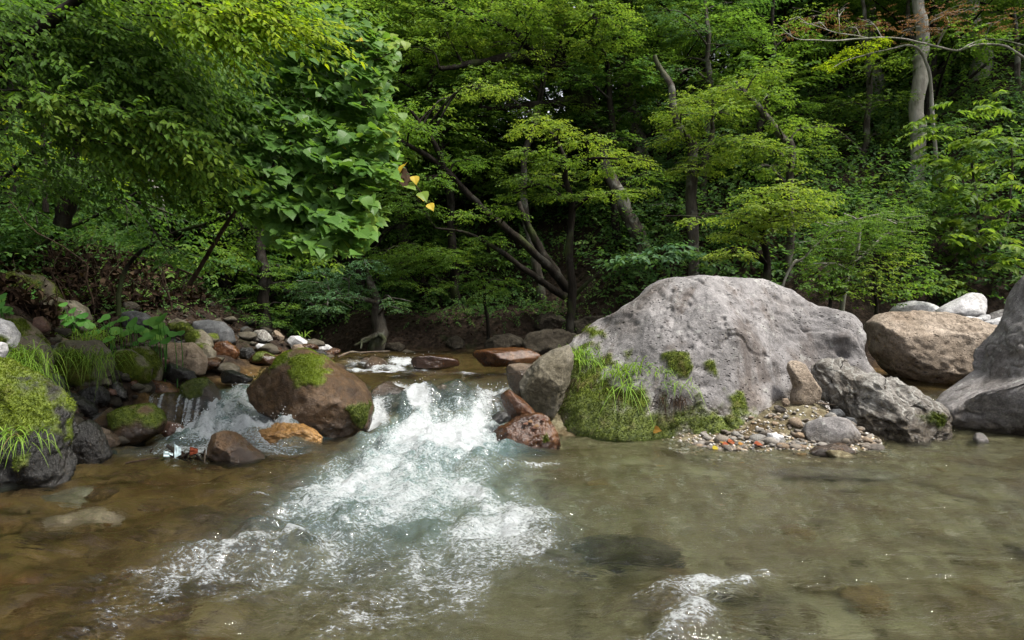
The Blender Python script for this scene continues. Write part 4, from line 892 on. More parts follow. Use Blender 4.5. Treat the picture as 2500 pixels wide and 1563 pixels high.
def make_tree(label, trunks, plates, leaf, size, tpl='small', bark='bark_dark', seed=1, tint=.5, name='tree', group=None, dens=1.0, limbs=True, flat=.12, cat='tree', extra=None, roots=None):
    """trunks: [[(px,py,d,radius)...]...]; plates: (px,py,d,Rpx[,tint])"""
    rng = np.random.default_rng(seed); fo = Foliage(rng); bag = Bag(); tp = []
    base = P(trunks[0][0][0], trunks[0][0][1], trunks[0][0][2]) if trunks else P(*plates[0][:3])
    for tr in trunks:
        pts = np.array([P(a, b, c) for a, b, c, _ in tr]); rr = np.array([q[3] for q in tr])
        g0 = float(ground_z(pts[0][:1], pts[0][1:2])[0]); free = not tp or min(np.linalg.norm(cp_ - pts[0], axis=1).min() for cp_, _ in tp) > .45
        if free and pts[0][2] > g0 - .25:
            pts = np.vstack([[pts[0][0] + .3 * (pts[0][0] - pts[1][0]) * min(1, pts[0][2] - g0 + .3), pts[0][1] + .1, g0 - .3], pts]); rr = np.append(rr[0] * 1.15, rr)
        n = max(8, 6 * len(pts))
        cp = spline(pts, n); cp += (.35 * rr.mean() + .05) * np.stack([noise3(cp * 1.7 + seed), noise3(cp * 1.7 + 9 + seed), 0 * cp[:, 0]], 1)
        rv = np.interp(np.linspace(0, 1, n), np.linspace(0, 1, len(rr)), rr)
        V_, F_ = tube(cp, rv, 9, .3, seed); bag.add(V_, F_); tp.append((cp, rv))
    for rt in roots or []:
        cp = spline([P(a, b, c) for a, b, c, _ in rt], 10); cp += np.stack([noise3(cp * 4), 0 * cp[:, 0], .6 * noise3(cp * 5 + 3)], 1) * .05
        V_, F_ = tube(cp, np.linspace(rt[0][3], rt[-1][3], 10), 6, .2, 3); bag.add(V_, F_)
    for q in plates:
        px_, py_, d_, R_ = q[:4]; tn = q[4] if len(q) > 4 else tint
        c = P(px_, py_, d_); R = 1.18 * R_ / FPX * d_
        toward = None
        if tp and limbs:
            allp = np.vstack([a for a, _ in tp]); allr = np.concatenate([b for _, b in tp])
            cost = np.linalg.norm(allp - c, axis=1) + 1.2 * np.clip(allp[:, 2] - c[2] + .1, 0, None)
            k = np.argmin(cost); a = allp[k]; dist = np.linalg.norm(c - a)
            if dist > .3:
                mid = .5 * (a + c) + np.array([0, 0, .16 * dist]) + rng.normal(0, .06 * dist, 3)
                cp = spline([a, mid, c], 9); r0 = min(allr[k] * .55, .016 + .014 * dist)
                V_, F_ = tube(cp, np.linspace(r0, .008, 9), 5, .2, seed); bag.add(V_, F_)
                for _ in range(3):
                    e = c + rng.normal(0, .5, 3) * R * np.array([1, 1, .2]); s0 = cp[rng.integers(4, 8)]
                    V_, F_ = tube(spline([s0, .5 * (s0 + e) + np.array([0, 0, .05 * R]), e], 6), np.linspace(.011, .004, 6), 4); bag.add(V_, F_)
            toward = unit((c - a) * np.array([1, 1, 0])) * .6
        fo.plate(c, R, size, tn, dens, toward, flat)
    if extra: extra(fo, rng)
    root = link(name, None, None, base); tag(root, label, cat, group)
    if bag.n: link('trunk', bag.data('trunk', M[bark], base), root)
    if fo.p:
        V_, F_, t_ = leaves_mesh(tpl, *fo.arrays())
        cr = link('crown', mesh_data('crown', V_ - base, F_, L[leaf], False, {'tint': t_}), root)
    return root

def pl(f, lst, d, s, tint=.5, dj=.6, seed=0):
    """crop-pixel plates (x,y,R) -> photo plates"""
    r = np.random.default_rng(seed); return [(*c_(f, q[0], q[1]), d + r.uniform(-dj, dj), q[2] * s, (q[3] if len(q) > 3 else tint)) for q in lst]
S6, S7, S8 = .56219, .49614, .33071
def tk(f, lst, d=None): return [(*c_(f, q[0], q[1]), (q[2] if d is None else d), q[-1]) for q in lst]

def ground_under(px_, d):
    X = (px_ - 1250) / FPX * d; return float(ground_z(np.array([X]), np.array([d]))[0])
def py_ground(px_, d): return 781.5 - (ground_under(px_, d) - EYE) / FPX ** -1 / d * 1.0

# ---- trees of the far bank, middle of the view
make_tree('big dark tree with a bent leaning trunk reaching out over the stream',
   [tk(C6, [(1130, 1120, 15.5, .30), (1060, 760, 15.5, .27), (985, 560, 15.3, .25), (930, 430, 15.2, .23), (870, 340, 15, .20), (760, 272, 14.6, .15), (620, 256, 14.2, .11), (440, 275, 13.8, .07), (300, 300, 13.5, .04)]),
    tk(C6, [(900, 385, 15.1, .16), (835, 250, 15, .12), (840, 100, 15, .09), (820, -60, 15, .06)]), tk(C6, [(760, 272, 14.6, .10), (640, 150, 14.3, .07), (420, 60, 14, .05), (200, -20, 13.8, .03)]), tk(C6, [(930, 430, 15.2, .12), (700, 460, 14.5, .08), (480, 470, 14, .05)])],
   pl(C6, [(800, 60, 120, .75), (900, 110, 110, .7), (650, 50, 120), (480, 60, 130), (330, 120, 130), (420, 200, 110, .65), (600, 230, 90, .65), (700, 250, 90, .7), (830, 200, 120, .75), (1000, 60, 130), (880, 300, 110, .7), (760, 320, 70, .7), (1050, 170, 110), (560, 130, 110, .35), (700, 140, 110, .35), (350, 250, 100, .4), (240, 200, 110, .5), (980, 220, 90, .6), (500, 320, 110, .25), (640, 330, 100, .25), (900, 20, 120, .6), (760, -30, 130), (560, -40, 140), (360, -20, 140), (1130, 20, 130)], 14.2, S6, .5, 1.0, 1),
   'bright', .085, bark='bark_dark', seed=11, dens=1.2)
make_tree('slender layered tree with pale green flat sprays standing over the dark hollow',
   [tk(C6, [(880, 1010, 12.6, .07), (868, 800, 12.5, .055), (850, 690, 12.4, .045), (800, 590, 12.3, .03), (740, 550, 12.2, .02)]), tk(C6, [(860, 740, 12.4, .035), (960, 690, 12.3, .025), (1100, 690, 12.2, .015)])],
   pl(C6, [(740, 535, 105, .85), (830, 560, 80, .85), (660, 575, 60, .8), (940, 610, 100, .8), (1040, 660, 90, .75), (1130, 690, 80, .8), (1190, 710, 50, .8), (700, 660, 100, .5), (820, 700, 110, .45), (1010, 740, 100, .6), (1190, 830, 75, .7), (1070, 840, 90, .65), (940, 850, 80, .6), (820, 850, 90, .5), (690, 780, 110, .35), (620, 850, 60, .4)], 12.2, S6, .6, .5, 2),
   'bright', .07, bark='bark_dark', seed=12, dens=1.25, flat=.08)
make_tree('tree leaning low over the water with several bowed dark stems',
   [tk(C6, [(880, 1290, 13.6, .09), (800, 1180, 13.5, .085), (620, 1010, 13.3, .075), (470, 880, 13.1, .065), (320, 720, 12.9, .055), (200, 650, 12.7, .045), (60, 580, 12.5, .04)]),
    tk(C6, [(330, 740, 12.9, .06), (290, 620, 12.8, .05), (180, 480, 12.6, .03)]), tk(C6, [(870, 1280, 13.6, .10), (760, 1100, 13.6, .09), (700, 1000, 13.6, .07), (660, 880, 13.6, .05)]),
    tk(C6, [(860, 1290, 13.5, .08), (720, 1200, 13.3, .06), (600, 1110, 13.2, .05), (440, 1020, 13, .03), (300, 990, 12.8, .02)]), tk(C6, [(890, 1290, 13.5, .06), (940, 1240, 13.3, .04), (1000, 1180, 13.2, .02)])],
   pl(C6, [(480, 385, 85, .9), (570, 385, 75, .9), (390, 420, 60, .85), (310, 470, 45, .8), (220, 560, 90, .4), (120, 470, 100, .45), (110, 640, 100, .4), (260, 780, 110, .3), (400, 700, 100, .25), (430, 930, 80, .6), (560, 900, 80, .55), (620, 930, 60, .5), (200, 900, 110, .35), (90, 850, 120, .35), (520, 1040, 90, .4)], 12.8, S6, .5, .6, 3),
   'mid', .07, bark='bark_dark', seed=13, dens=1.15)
make_tree('straight grey trunked tree on the far slope behind the layered tree',
   [tk(C6, [(1215, 1120, 16, .27), (1205, 900, 16, .25), (1190, 680, 16, .22), (1150, 540, 16, .20), (1125, 460, 16, .19), (1100, 300, 16, .16), (1110, 0, 16, .12)])],
   pl(C6, [(1100, 350, 120, .7), (1170, 400, 90, .75), (1040, 400, 80, .6), (1200, 320, 110, .6), (1260, 250, 120), (1130, 230, 120), (1240, 120, 130), (1120, 120, 120), (1330, 200, 100), (1350, 80, 130), (1260, 20, 130), (1400, 150, 90)], 15.2, S6, .55, .8, 4), 'mid', .085, bark='bark_grey', seed=14, dens=1.15)
make_tree('tilted brown trunk leaning on the slope in front of the straight grey trunk',
   [tk(C6, [(1185, 1080, 14.2, .17), (1150, 980, 14.2, .16), (1100, 880, 14.2, .15), (1040, 760, 14.4, .12), (1020, 650, 14.6, .09)])], pl(C6, [(1010, 560, 90, .3), (1060, 500, 90, .3), (960, 520, 90, .25), (1100, 600, 80, .3)], 14.8, S6, .3, .3, 5), 'deep', .08, bark='bark_grey', seed=15)
make_tree('large leaved sapling with drooping blue green leaves above the huge boulder',
   [tk(C6, [(1330, 1330, 12, .03), (1320, 1230, 12, .025), (1290, 1140, 11.9, .015)])],
   pl(C6, [(1110, 1130, 55), (1180, 1120, 60), (1250, 1110, 65), (1330, 1100, 70), (1390, 1110, 60), (1290, 1070, 70, .4)], 11.8, S6, .6, .2, 6), 'teal', .16, tpl='oval', bark='bark_dark', seed=16, dens=1.1)
make_tree('tall pale feathery tree rising behind the vine over the upper stream',
   [tk(C6, [(150, 900, 16.5, .16), (160, 500, 16.5, .13), (170, 250, 16.5, .10), (190, -60, 16.5, .06)])],
   pl(C6, [(100, 60, 110), (200, 40, 120), (300, 60, 110), (150, 140, 110), (260, 150, 120), (380, 150, 110), (440, 190, 80), (120, 230, 100), (240, 240, 110), (340, 250, 90), (60, 300, 100), (180, 320, 110), (20, 150, 100), (60, 380, 90, .5), (330, 20, 110)], 15.5, S6, .72, .8, 44), 'bright', .085, bark='bark_grey', seed=44, dens=1.1)
# ---- low trees upstream
make_tree('pale green low tree hanging over the upstream bank',
   [tk(C8, [(975, 800, 13.6, .16), (965, 700, 13.6, .13), (950, 600, 13.6, .12), (930, 480, 13.5, .09), (900, 340, 13.4, .06)]), tk(C8, [(945, 540, 13.5, .05), (800, 500, 13.2, .04), (640, 520, 12.9, .02)])],
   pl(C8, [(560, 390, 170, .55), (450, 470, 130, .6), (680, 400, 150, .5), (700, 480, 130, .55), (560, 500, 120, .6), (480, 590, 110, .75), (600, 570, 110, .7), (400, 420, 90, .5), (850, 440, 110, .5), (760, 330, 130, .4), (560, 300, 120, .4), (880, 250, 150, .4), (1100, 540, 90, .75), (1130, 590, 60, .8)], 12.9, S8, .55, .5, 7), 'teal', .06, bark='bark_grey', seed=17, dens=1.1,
   roots=[[(*c_(C8, 960, 780), 13.5, .06), (*c_(C8, 900, 820), 13.3, .04), (*c_(C8, 800, 850), 13.2, .02)], [(*c_(C8, 985, 780), 13.5, .06), (*c_(C8, 1020, 820), 13.3, .035), (*c_(C8, 1010, 860), 13.2, .02)], [(*c_(C8, 950, 800), 13.4, .04), (*c_(C8, 860, 820), 13.2, .03), (*c_(C8, 840, 880), 13.1, .015)]])
make_tree('mid green tree with exposed spreading roots on the far bank',
   [tk(C8, [(1350, 730, 15, .15), (1335, 620, 15, .11), (1315, 480, 15, .10), (1300, 380, 15, .08), (1280, 260, 15, .05)])],
   pl(C8, [(1000, 190, 160, .5), (1150, 210, 160, .5), (1300, 180, 150, .55), (1430, 170, 130, .5), (1200, 290, 150, .4), (1050, 300, 150, .4), (1400, 260, 120, .45), (1500, 220, 100, .5), (1400, 440, 80, .55), (1450, 400, 70, .5), (1130, 390, 120, .5), (1260, 130, 140, .5), (1560, 170, 90, .5)], 13.8, S8, .5, .5, 8), 'mid', .065, bark='bark_dark', seed=18, dens=1.2,
   roots=[[(*c_(C8, 1345, 690), 14.9, .05), (*c_(C8, 1310, 730), 14.7, .03), (*c_(C8, 1200, 740), 14.5, .025), (*c_(C8, 1050, 745), 14.3, .015)], [(*c_(C8, 1360, 690), 14.9, .05), (*c_(C8, 1390, 740), 14.7, .03)], [(*c_(C8, 1340, 700), 14.8, .035), (*c_(C8, 1200, 760), 14.4, .025), (*c_(C8, 1080, 780), 14.2, .012)], [(*c_(C8, 1350, 720), 14.8, .03), (*c_(C8, 1330, 770), 14.5, .02), (*c_(C8, 1240, 790), 14.3, .012)]])
make_tree('young tree with drooping leafy sprays in the shadow of the far bank',
   [tk(C8, [(1790, 780, 13.4, .04), (1780, 600, 13.3, .03), (1760, 420, 13.2, .02)])], pl(C8, [(1750, 420, 110, .5), (1820, 460, 90, .5), (1880, 440, 70, .5), (1700, 390, 100, .45), (1650, 330, 90, .4), (1900, 380, 90, .4), (1720, 520, 70, .5)], 13.0, S8, .5, .3, 9), 'mid', .065, seed=19, name='sapling')
make_tree('dark trunk wrapped in small leaves on the bank above the pale boulders',
   [tk(C8, [(140, 690, 12.4, .13), (140, 500, 12.4, .11), (130, 300, 12.4, .10), (110, 120, 12.4, .09), (100, -60, 12.4, .07)])],
   pl(C8, [(180, 420, 60, .4), (90, 560, 70, .35), (230, 600, 80, .35), (200, 330, 70, .45), (260, 280, 90, .45), (60, 650, 90, .2), (210, 680, 90, .25), (300, 560, 70, .5), (40, 420, 90, .2), (300, 400, 90, .3)], 12.2, S8, .35, .3, 10), 'mid', .055, bark='bark_dark', seed=20)
# ---- right hand slope
make_tree('bright green layered tree with pale leaning stems on the slope',
   [tk(C7, [(185, 780, 12.8, .10), (150, 680, 12.8, .08), (105, 560, 12.8, .07), (60, 430, 12.8, .06), (0, 270, 12.8, .04)]), tk(C7, [(660, 770, 12.6, .07), (640, 700, 12.6, .07), (560, 570, 12.6, .06), (470, 480, 12.6, .045), (400, 400, 12.6, .03)]), tk(C7, [(260, 720, 12.7, .05), (275, 620, 12.7, .04), (285, 500, 12.7, .03)])],
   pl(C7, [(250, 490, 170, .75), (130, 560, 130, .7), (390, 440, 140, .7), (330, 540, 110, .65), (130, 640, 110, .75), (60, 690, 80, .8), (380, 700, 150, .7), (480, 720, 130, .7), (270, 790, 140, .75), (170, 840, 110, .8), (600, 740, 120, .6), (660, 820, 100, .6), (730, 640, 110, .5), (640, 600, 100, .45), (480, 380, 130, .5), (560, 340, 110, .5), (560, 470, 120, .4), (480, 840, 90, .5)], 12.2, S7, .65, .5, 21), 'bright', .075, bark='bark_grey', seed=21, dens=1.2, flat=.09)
make_tree('bright yellowish green tree hanging over the back of the huge boulder',
   [tk(C7, [(560, 1330, 11.4, .06), (540, 1150, 11.4, .05), (560, 1000, 11.3, .04), (600, 920, 11.2, .02)])],
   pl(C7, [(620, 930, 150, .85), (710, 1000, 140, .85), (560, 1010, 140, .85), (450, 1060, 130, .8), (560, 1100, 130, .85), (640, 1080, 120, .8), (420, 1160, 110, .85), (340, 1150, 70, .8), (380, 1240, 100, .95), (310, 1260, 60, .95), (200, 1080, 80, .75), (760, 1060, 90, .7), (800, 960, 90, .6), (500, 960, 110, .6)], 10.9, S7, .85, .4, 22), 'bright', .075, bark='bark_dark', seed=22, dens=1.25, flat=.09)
def fronds(lst, d, size, fo, rng, ang=None):
    for (x_, y_, R_, tn) in lst:
        c = P(x_, y_, d + rng.uniform(-.4, .4)); R = R_ / FPX * d
        m = max(3, int(R / .16 * 2.2)); st = c + rng.normal(0, .45, (m, 3)) * R * np.array([1, 1, .45])
        az = rng.uniform(0, 2 * np.pi, m); dr = np.stack([np.cos(az), np.sin(az) - .3, rng.normal(.15, .15, m)], 1)
        fo.twigs(st, dr, rng.uniform(.32, .55, m), 15, size, tn + rng.normal(0, .1, m), .35, spread=1.6)
make_tree('feather leaved shrub with long compound leaves beside the white boulders',
   [tk(C7, [(1655, 1500, 12.2, .045), (1650, 1330, 12.2, .04), (1600, 1100, 12.1, .03), (1560, 800, 12, .02)]), tk(C7, [(1650, 1400, 12.2, .03), (1740, 1000, 12, .02), (1760, 700, 12, .015)])], [], 'bright', .10, tpl='lance', bark='bark_grey', seed=23, name='shrub', cat='shrub',
   extra=lambda fo, rng: fronds([(*c_(C7, a, b), r * S7, t) for a, b, r, t in [(1330, 600, 90, .6), (1420, 650, 110, .55), (1330, 740, 100, .55), (1450, 800, 120, .6), (1550, 850, 130, .6), (1420, 900, 110, .55), (1500, 950, 120, .5), (1600, 700, 120, .55), (1700, 650, 120, .5), (1780, 750, 110, .5), (1700, 820, 130, .55), (1780, 900, 100, .5), (1400, 1080, 80, .6), (1480, 1120, 130, .7), (1560, 1180, 120, .65), (1400, 1180, 110, .6), (1620, 1150, 120, .5), (1720, 1080, 120, .5), (1760, 1280, 110, .7), (1680, 1300, 90, .65), (1500, 1240, 100, .4), (1800, 1000, 120, .4), (1650, 500, 100, .45), (1760, 480, 100, .4), (1520, 560, 90, .5), (1560, 1030, 120, .35), (1340, 960, 90, .45)]], 11.9, .17, fo, rng))
make_tree('small feather leaved sapling in front of the dark gap behind the white boulders',
   [tk(C7, [(1470, 1480, 12.1, .02), (1460, 1400, 12, .012)])], [], 'bright', .1, tpl='lance', seed=24, name='sapling', cat='sapling',
   extra=lambda fo, rng: fronds([(*c_(C7, a, b), r * S7, t) for a, b, r, t in [(1440, 1370, 60, .75), (1490, 1400, 60, .7), (1410, 1400, 50, .7), (1470, 1430, 60, .6)]], 11.9, .15, fo, rng))
make_tree('grey green twiggy bush with bare pale branches on the slope foot',
   [tk(C7, [(940, 1400, 11.6, .04), (980, 1250, 11.5, .035), (1000, 1100, 11.4, .02), (920, 1050, 11.3, .012)]), tk(C7, [(640, 1350, 11.2, .02), (740, 1260, 11.2, .016), (820, 1190, 11.2, .01)]), tk(C7, [(960, 1300, 11.5, .025), (1150, 1150, 11.4, .018), (1290, 1140, 11.3, .01)])],
   pl(C7, [(900, 1100, 120), (1000, 1080, 120), (1100, 1060, 120), (1200, 1080, 110), (1000, 1150, 130), (1120, 1160, 120), (880, 1180, 110), (1230, 1170, 100), (780, 1220, 90), (1000, 1240, 110), (820, 1300, 90), (720, 1290, 70), (1270, 1080, 70)], 11.2, S7, .45, .4, 25), 'mid', .045, bark='bark_pale', seed=25, name='bush', cat='bush', dens=.8, flat=.3)
make_tree('low yellow green bush just behind the huge boulder',
   [tk(C7, [(1080, 1520, 11.1, .03), (1080, 1400, 11, .02), (1100, 1300, 10.9, .01)])], pl(C7, [(1010, 1330, 90, .8), (1100, 1310, 90, .8), (1060, 1400, 100, .75), (1180, 1260, 70, .7), (960, 1420, 80, .6), (1160, 1400, 80, .6), (1000, 1260, 70, .6), (1230, 1240, 50, .8)], 10.8, S7, .7, .3, 26), 'bright', .06, seed=26, name='bush', cat='bush', flat=.3)
make_tree('low dark green bush beside the yellow green bush',
   [tk(C7, [(860, 1500, 11, .03), (860, 1400, 11, .02), (870, 1320, 11, .01)])], pl(C7, [(860, 1380, 90, .5), (920, 1420, 90, .6), (800, 1400, 70, .4), (920, 1330, 70, .4), (1280, 1330, 80, .4), (1340, 1400, 80, .4), (1240, 1420, 80, .4)], 10.9, S7, .5, .3, 27), 'mid', .075, tpl='oval', seed=27, name='bush', cat='bush', flat=.3)
# bare trunks high on the slope
for lab, tr, bk, sd in [
    ('grey trunk standing high on the slope between the autumn branch and yellow spray', tk(C7, [(1085, 450, 17, .20), (1075, 250, 17, .17), (1055, 100, 17, .14), (1045, -80, 17, .12)]), 'bark_pale', 31),
    ('tall pale trunk with crooked top growing through the slope vines', tk(C7, [(1305, 1040, 14, .20), (1290, 820, 14, .15), (1300, 420, 14, .13), (1310, 300, 14, .14), (1325, 230, 14, .13), (1290, 60, 14, .11), (1270, -80, 14, .10)]), 'bark_pale', 32),
    ('thick lichen covered pale trunk at the top of the slope', tk(C7, [(1610, 440, 16, .26), (1590, 300, 16, .24), (1560, 130, 16, .22), (1545, -80, 16, .20)]), 'bark_pale', 33),
    ('thin curved trunk climbing beside the lichen covered trunk', tk(C7, [(1540, 480, 16.5, .12), (1510, 380, 16.5, .11), (1500, 300, 16.5, .07), (1560, 220, 16.5, .05)]), 'bark_grey', 34),
    ('dark straight trunk above the bright layered tree', tk(C7, [(215, 520, 17, .17), (212, 330, 17, .16), (190, 160, 17, .14), (180, -80, 17, .11)]), 'bark_dark', 35),
    ('forked pale trunk behind the bright layered tree', tk(C7, [(60, 480, 17, .18), (40, 370, 17, .16), (0, 270, 17, .13), (-50, 120, 17, .10)]), 'bark_grey', 36),
    ('dark thick trunk seen against the sky above the slope', tk(C7, [(560, 260, 20, .28), (545, 100, 20, .26), (530, -80, 20, .24)]), 'bark_dark', 37),
    ('thin bare trunk near the crooked pale trunk', tk(C7, [(1280, 300, 15, .06), (1240, 150, 15, .05), (1235, 40, 15, .045), (1250, -60, 15, .04)]), 'bark_grey', 38),
    ('slim dark trunk high above the leaning tree', tk(C7, [(95, 300, 18, .16), (90, 100, 18, .14), (85, -60, 18, .12)]), 'bark_dark', 39)]:
    topx, topy = tr[-1][0], tr[-1][1]
    make_tree(lab, [tr], [(topx + dx, topy - 40 - dy, tr[-1][2] + dz, 70) for dx, dy, dz in [(0, 0, 0), (60, 40, 1), (-60, 30, -1), (20, 90, 0)]], 'mid', .09, bark=bk, seed=sd)
make_tree('slanting branch with russet autumn leaves high over the slope',
   [tk(C7, [(1960, 1100, 13.8, .06), (1940, 700, 13.8, .05), (1890, 380, 13.7, .035), (1760, 250, 13.5, .026), (1620, 215, 13.4, .022), (1480, 250, 13.3, .02), (1320, 215, 13.2, .018), (1200, 185, 13, .015), (1050, 190, 12.8, .018), (850, 200, 12.6, .012), (700, 190, 12.4, .008), (600, 120, 12.3, .005)]), tk(C7, [(1050, 190, 12.8, .012), (860, 150, 12.6, .008), (720, 110, 12.5, .005)]), tk(C7, [(1500, 250, 13.3, .02), (1640, 190, 13.2, .015), (1830, 230, 13, .01)])],
   pl(C7, [(680, 110, 60, .4), (780, 120, 70, .4), (880, 100, 80, .4), (960, 140, 80, .45), (1060, 110, 90, .45), (1160, 130, 90, .45), (900, 50, 60, .3), (1380, 70, 120, .5), (1300, 130, 90, .5), (1480, 60, 100, .5), (1660, 110, 90, .6), (1420, 130, 90, .6), (1780, 100, 90, .7), (650, 170, 40, .4)], 12.8, S7, .45, .4, 41), 'autumn', .05, bark='bark_pale', seed=41, dens=.32, name='autumn_tree', flat=.2)
make_tree('yellowing spray of leaves below the russet branch',
   [tk(C7, [(1380, 900, 13.8, .04), (1360, 500, 13.6, .035), (1330, 280, 13.3, .028), (1250, 225, 13.2, .02), (1120, 250, 13, .014), (960, 290, 12.8, .009), (880, 330, 12.7, .005)])], pl(C7, [(1090, 205, 55, .8), (1010, 230, 65, .75), (940, 270, 65, .75), (870, 310, 60, .75), (830, 330, 40, .75), (1050, 270, 40, .6)], 12.8, S7, .8, .2, 42), 'yellow', .06, bark='bark_pale', seed=42, dens=1.0, name='maple_branch', flat=.08)
# ---- trees filling the wooded slope between the nearer ones
fill = [('soft green tree behind the bent leaning trunk', 1080), ('soft green tree behind the slender layered tree', 1290), ('soft green tree behind the straight grey trunk', 1490), ('soft green tree behind the bright layered tree', 1690), ('soft green tree behind the dark straight trunk', 1880), ('soft green tree rising through the slope vines', 2080), ('soft green tree behind the crooked pale trunk', 2270), ('soft green tree behind the lichen covered trunk', 2450)]
for q, (lab, cx_) in enumerate(fill):
    r = np.random.default_rng(700 + q); ps = []
    for row in range(8):
        yy_ = 30 + row * 78
        if cx_ < 1560 and yy_ > 430: continue
        if cx_ > 2150 and yy_ < 200: continue
        for s_ in (-1, 0, 1):
            if r.random() < .22: continue
            ps.append((cx_ + s_ * 78 + r.normal(0, 24), yy_ + r.normal(0, 22), 14.2 + r.uniform(-.7, 1.1), r.uniform(34, 66), float(np.clip(r.normal(.5, .16), .1, .9))))
    make_tree(lab, [[(cx_ + 30, 700, 14.8, .10), (cx_ + r.normal(0, 20), 450, 14.7, .08), (cx_ + r.normal(0, 30), 200, 14.6, .06), (cx_ + r.normal(0, 30), -40, 14.6, .03)]], ps, ['mid', 'bright', 'mid', 'teal'][q % 4], .075, bark='bark_grey' if q % 2 else 'bark_dark', seed=710 + q, dens=.8, flat=.14)
# ---- generic wood behind, on the slope and the skyline
rng = np.random.default_rng(77)
def back_tree(k):
    r = np.random.default_rng(900 + k); fo = Foliage(r); bag = Bag(); H = 9 + 3 * r.random()
    cp = spline([(0, 0, -.5), (r.normal(0, .2), r.normal(0, .2), H * .4), (r.normal(0, .5), r.normal(0, .5), H)], 14)
    V_, F_ = tube(cp, np.linspace(.17, .04, 14), 8, .3, k); bag.add(V_, F_)
    for q in range(44):
        h = H * (.10 + .92 * r.random()); a = r.uniform(0, 6.28); ra = (1.0 + 2.4 * r.random()) * (1.15 - .6 * h / H)
        c = np.array([np.cos(a) * ra, np.sin(a) * ra, h]); s0 = cp[int(13 * min(1, max(0, (h - .6) / H)))]
        V_, F_ = tube(spline([s0, .5 * (s0 + c) + np.array([0, 0, .25]), c], 6), np.linspace(.05, .015, 6), 4); bag.add(V_, F_)
        fo.plate(c, r.uniform(.9, 1.5), .12, .45 + .15 * r.normal(), .9, None, .12)
    V_, F_, t_ = leaves_mesh('small', *fo.arrays())
    return bag.data('trunk', M['bark_dark']), mesh_data('crown', V_, F_, L['mid'], False, {'tint': t_})
variants = [back_tree(k) for k in range(4)]
spots = []
for row, (y_, n_) in enumerate([(16.4, 10), (18.8, 12), (22, 12), (26, 12)]):
    for k in range(n_):
        half = .80 * y_; spots.append((-half + 2 * half * (k + .5) / n_ + rng.uniform(-.7, .7), y_ + rng.uniform(-1.2, 1.2), row))
spots += [(-8.5, 11.5, 0), (-10.5, 9.0, 0), (-7.5, 14.5, 0), (-12.5, 12, 1), (-11, 15.5, 1), (-9.5, 6.5, 0), (-13, 7.5, 1)]
words_d = ['first', 'second', 'third', 'fourth']
for k, (x_, y_, row) in enumerate(spots):
    tr_me, cr_me = variants[k % 4]
    root = link('forest_tree', None, None, (x_, y_, float(ground_z(np.array([x_]), np.array([y_]))[0])))
    root.rotation_euler = (0, 0, rng.uniform(0, 6.28)); sc = rng.uniform(.85, 1.2) * (1.0 if row < 2 else 1.1); root.scale = (sc, sc, sc)
    tag(root, 'leafy tree in the wood above the left bank' if x_ < -6 and y_ < 16 else 'leafy forest tree filling the wooded slope behind the stream', 'tree', 'trees above the left bank' if x_ < -6 and y_ < 16 else 'trees of the wooded slope')
    if root['label'].startswith('leafy tree in'): root['label'] = 'leafy tree in the wood behind the dry brown bank'; root['group'] = 'trees behind the brown bank'
    link('trunk', tr_me, root); cr_o = link('crown', cr_me, root)
    if row % 2 or x_ < -6: cr_o.material_slots[0].link = 'OBJECT'; cr_o.material_slots[0].material = L['deep']
# ---- undergrowth covering the slopes
def cover(name, label, n, fn, leaf, size, tpl, seed, m=40, mat=None):
    r = np.random.default_rng(seed); fo = Foliage(r)
    pts = np.array([fn(r) for _ in range(n)]); gz = ground_z(pts[:, 0], pts[:, 1])
    for (x_, y_, s_), g in zip(pts, gz): fo.blob(np.array([x_, y_, g + s_ * .35]), np.array([s_, s_, s_ * .6]), m, size, np.clip(r.normal(.45, .2), 0, 1))
    V_, F_, t_ = leaves_mesh(tpl, *fo.arrays())
    o = link(name, mesh_data(name, V_, F_, L[leaf], False, {'tint': t_})); tag(o, label, 'undergrowth', kind='stuff'); return o
def f_right(r):
    x_ = r.uniform(2.0, 13); y0 = np.interp(x_, [0, 3, 6, 10, 16], [15, 13.2, 12.2, 11.6, 11.5]); return x_, y0 + abs(r.normal(0, 4.0)), r.uniform(.3, .7)
cover('slope_undergrowth', 'dark green vines and broad leaves covering the steep slope', 1000, f_right, 'deep', .12, 'broad', 51, 72)
def f_far(r):
    x_ = r.uniform(-9, 3.5); return x_, 15.0 + abs(r.normal(0, 4)), r.uniform(.3, .7)
cover('bank_undergrowth', 'dim leafy undergrowth on the shaded far bank', 800, f_far, 'deep', .10, 'broad', 52, 64)
def f_foot(r):
    x_ = r.uniform(-5.5, 3.0); return x_, float(np.interp(x_, [-9, -4.5, -3, 0, 2, 5], [16.5, 15.2, 13.8, 13.4, 12.6, 11.5])) + .5 + abs(r.normal(0, .8)), r.uniform(.14, .34)
cover('bank_foot_plants', 'small dim ferns and seedlings along the foot of the far bank', 230, f_foot, 'deep', .06, 'broad', 54, 40)
def f_fern(r):
    y_ = r.uniform(8.6, 13.2); return float(np.interp(y_, *_XL)) - 1.1 - abs(r.normal(0, 1.1)), y_, r.uniform(.14, .32)
cover('bank_ferns', 'small dark ferns scattered over the brown left bank', 190, f_fern, 'deep', .055, 'broad', 55, 36)
def f_left(r):
    y_ = r.uniform(8, 15); xl = float(np.interp(y_, *_XL)); return xl - 2.6 - abs(r.normal(0, 2.2)), y_, r.uniform(.3, .6)
cover('shaded_undergrowth', 'dark leafy undergrowth above the dry brown bank', 700, f_left, 'deep', .10, 'broad', 53, 64)
# ------------------------------------------------------------------ left bank foliage, close to the lens
rng = np.random.default_rng(61)
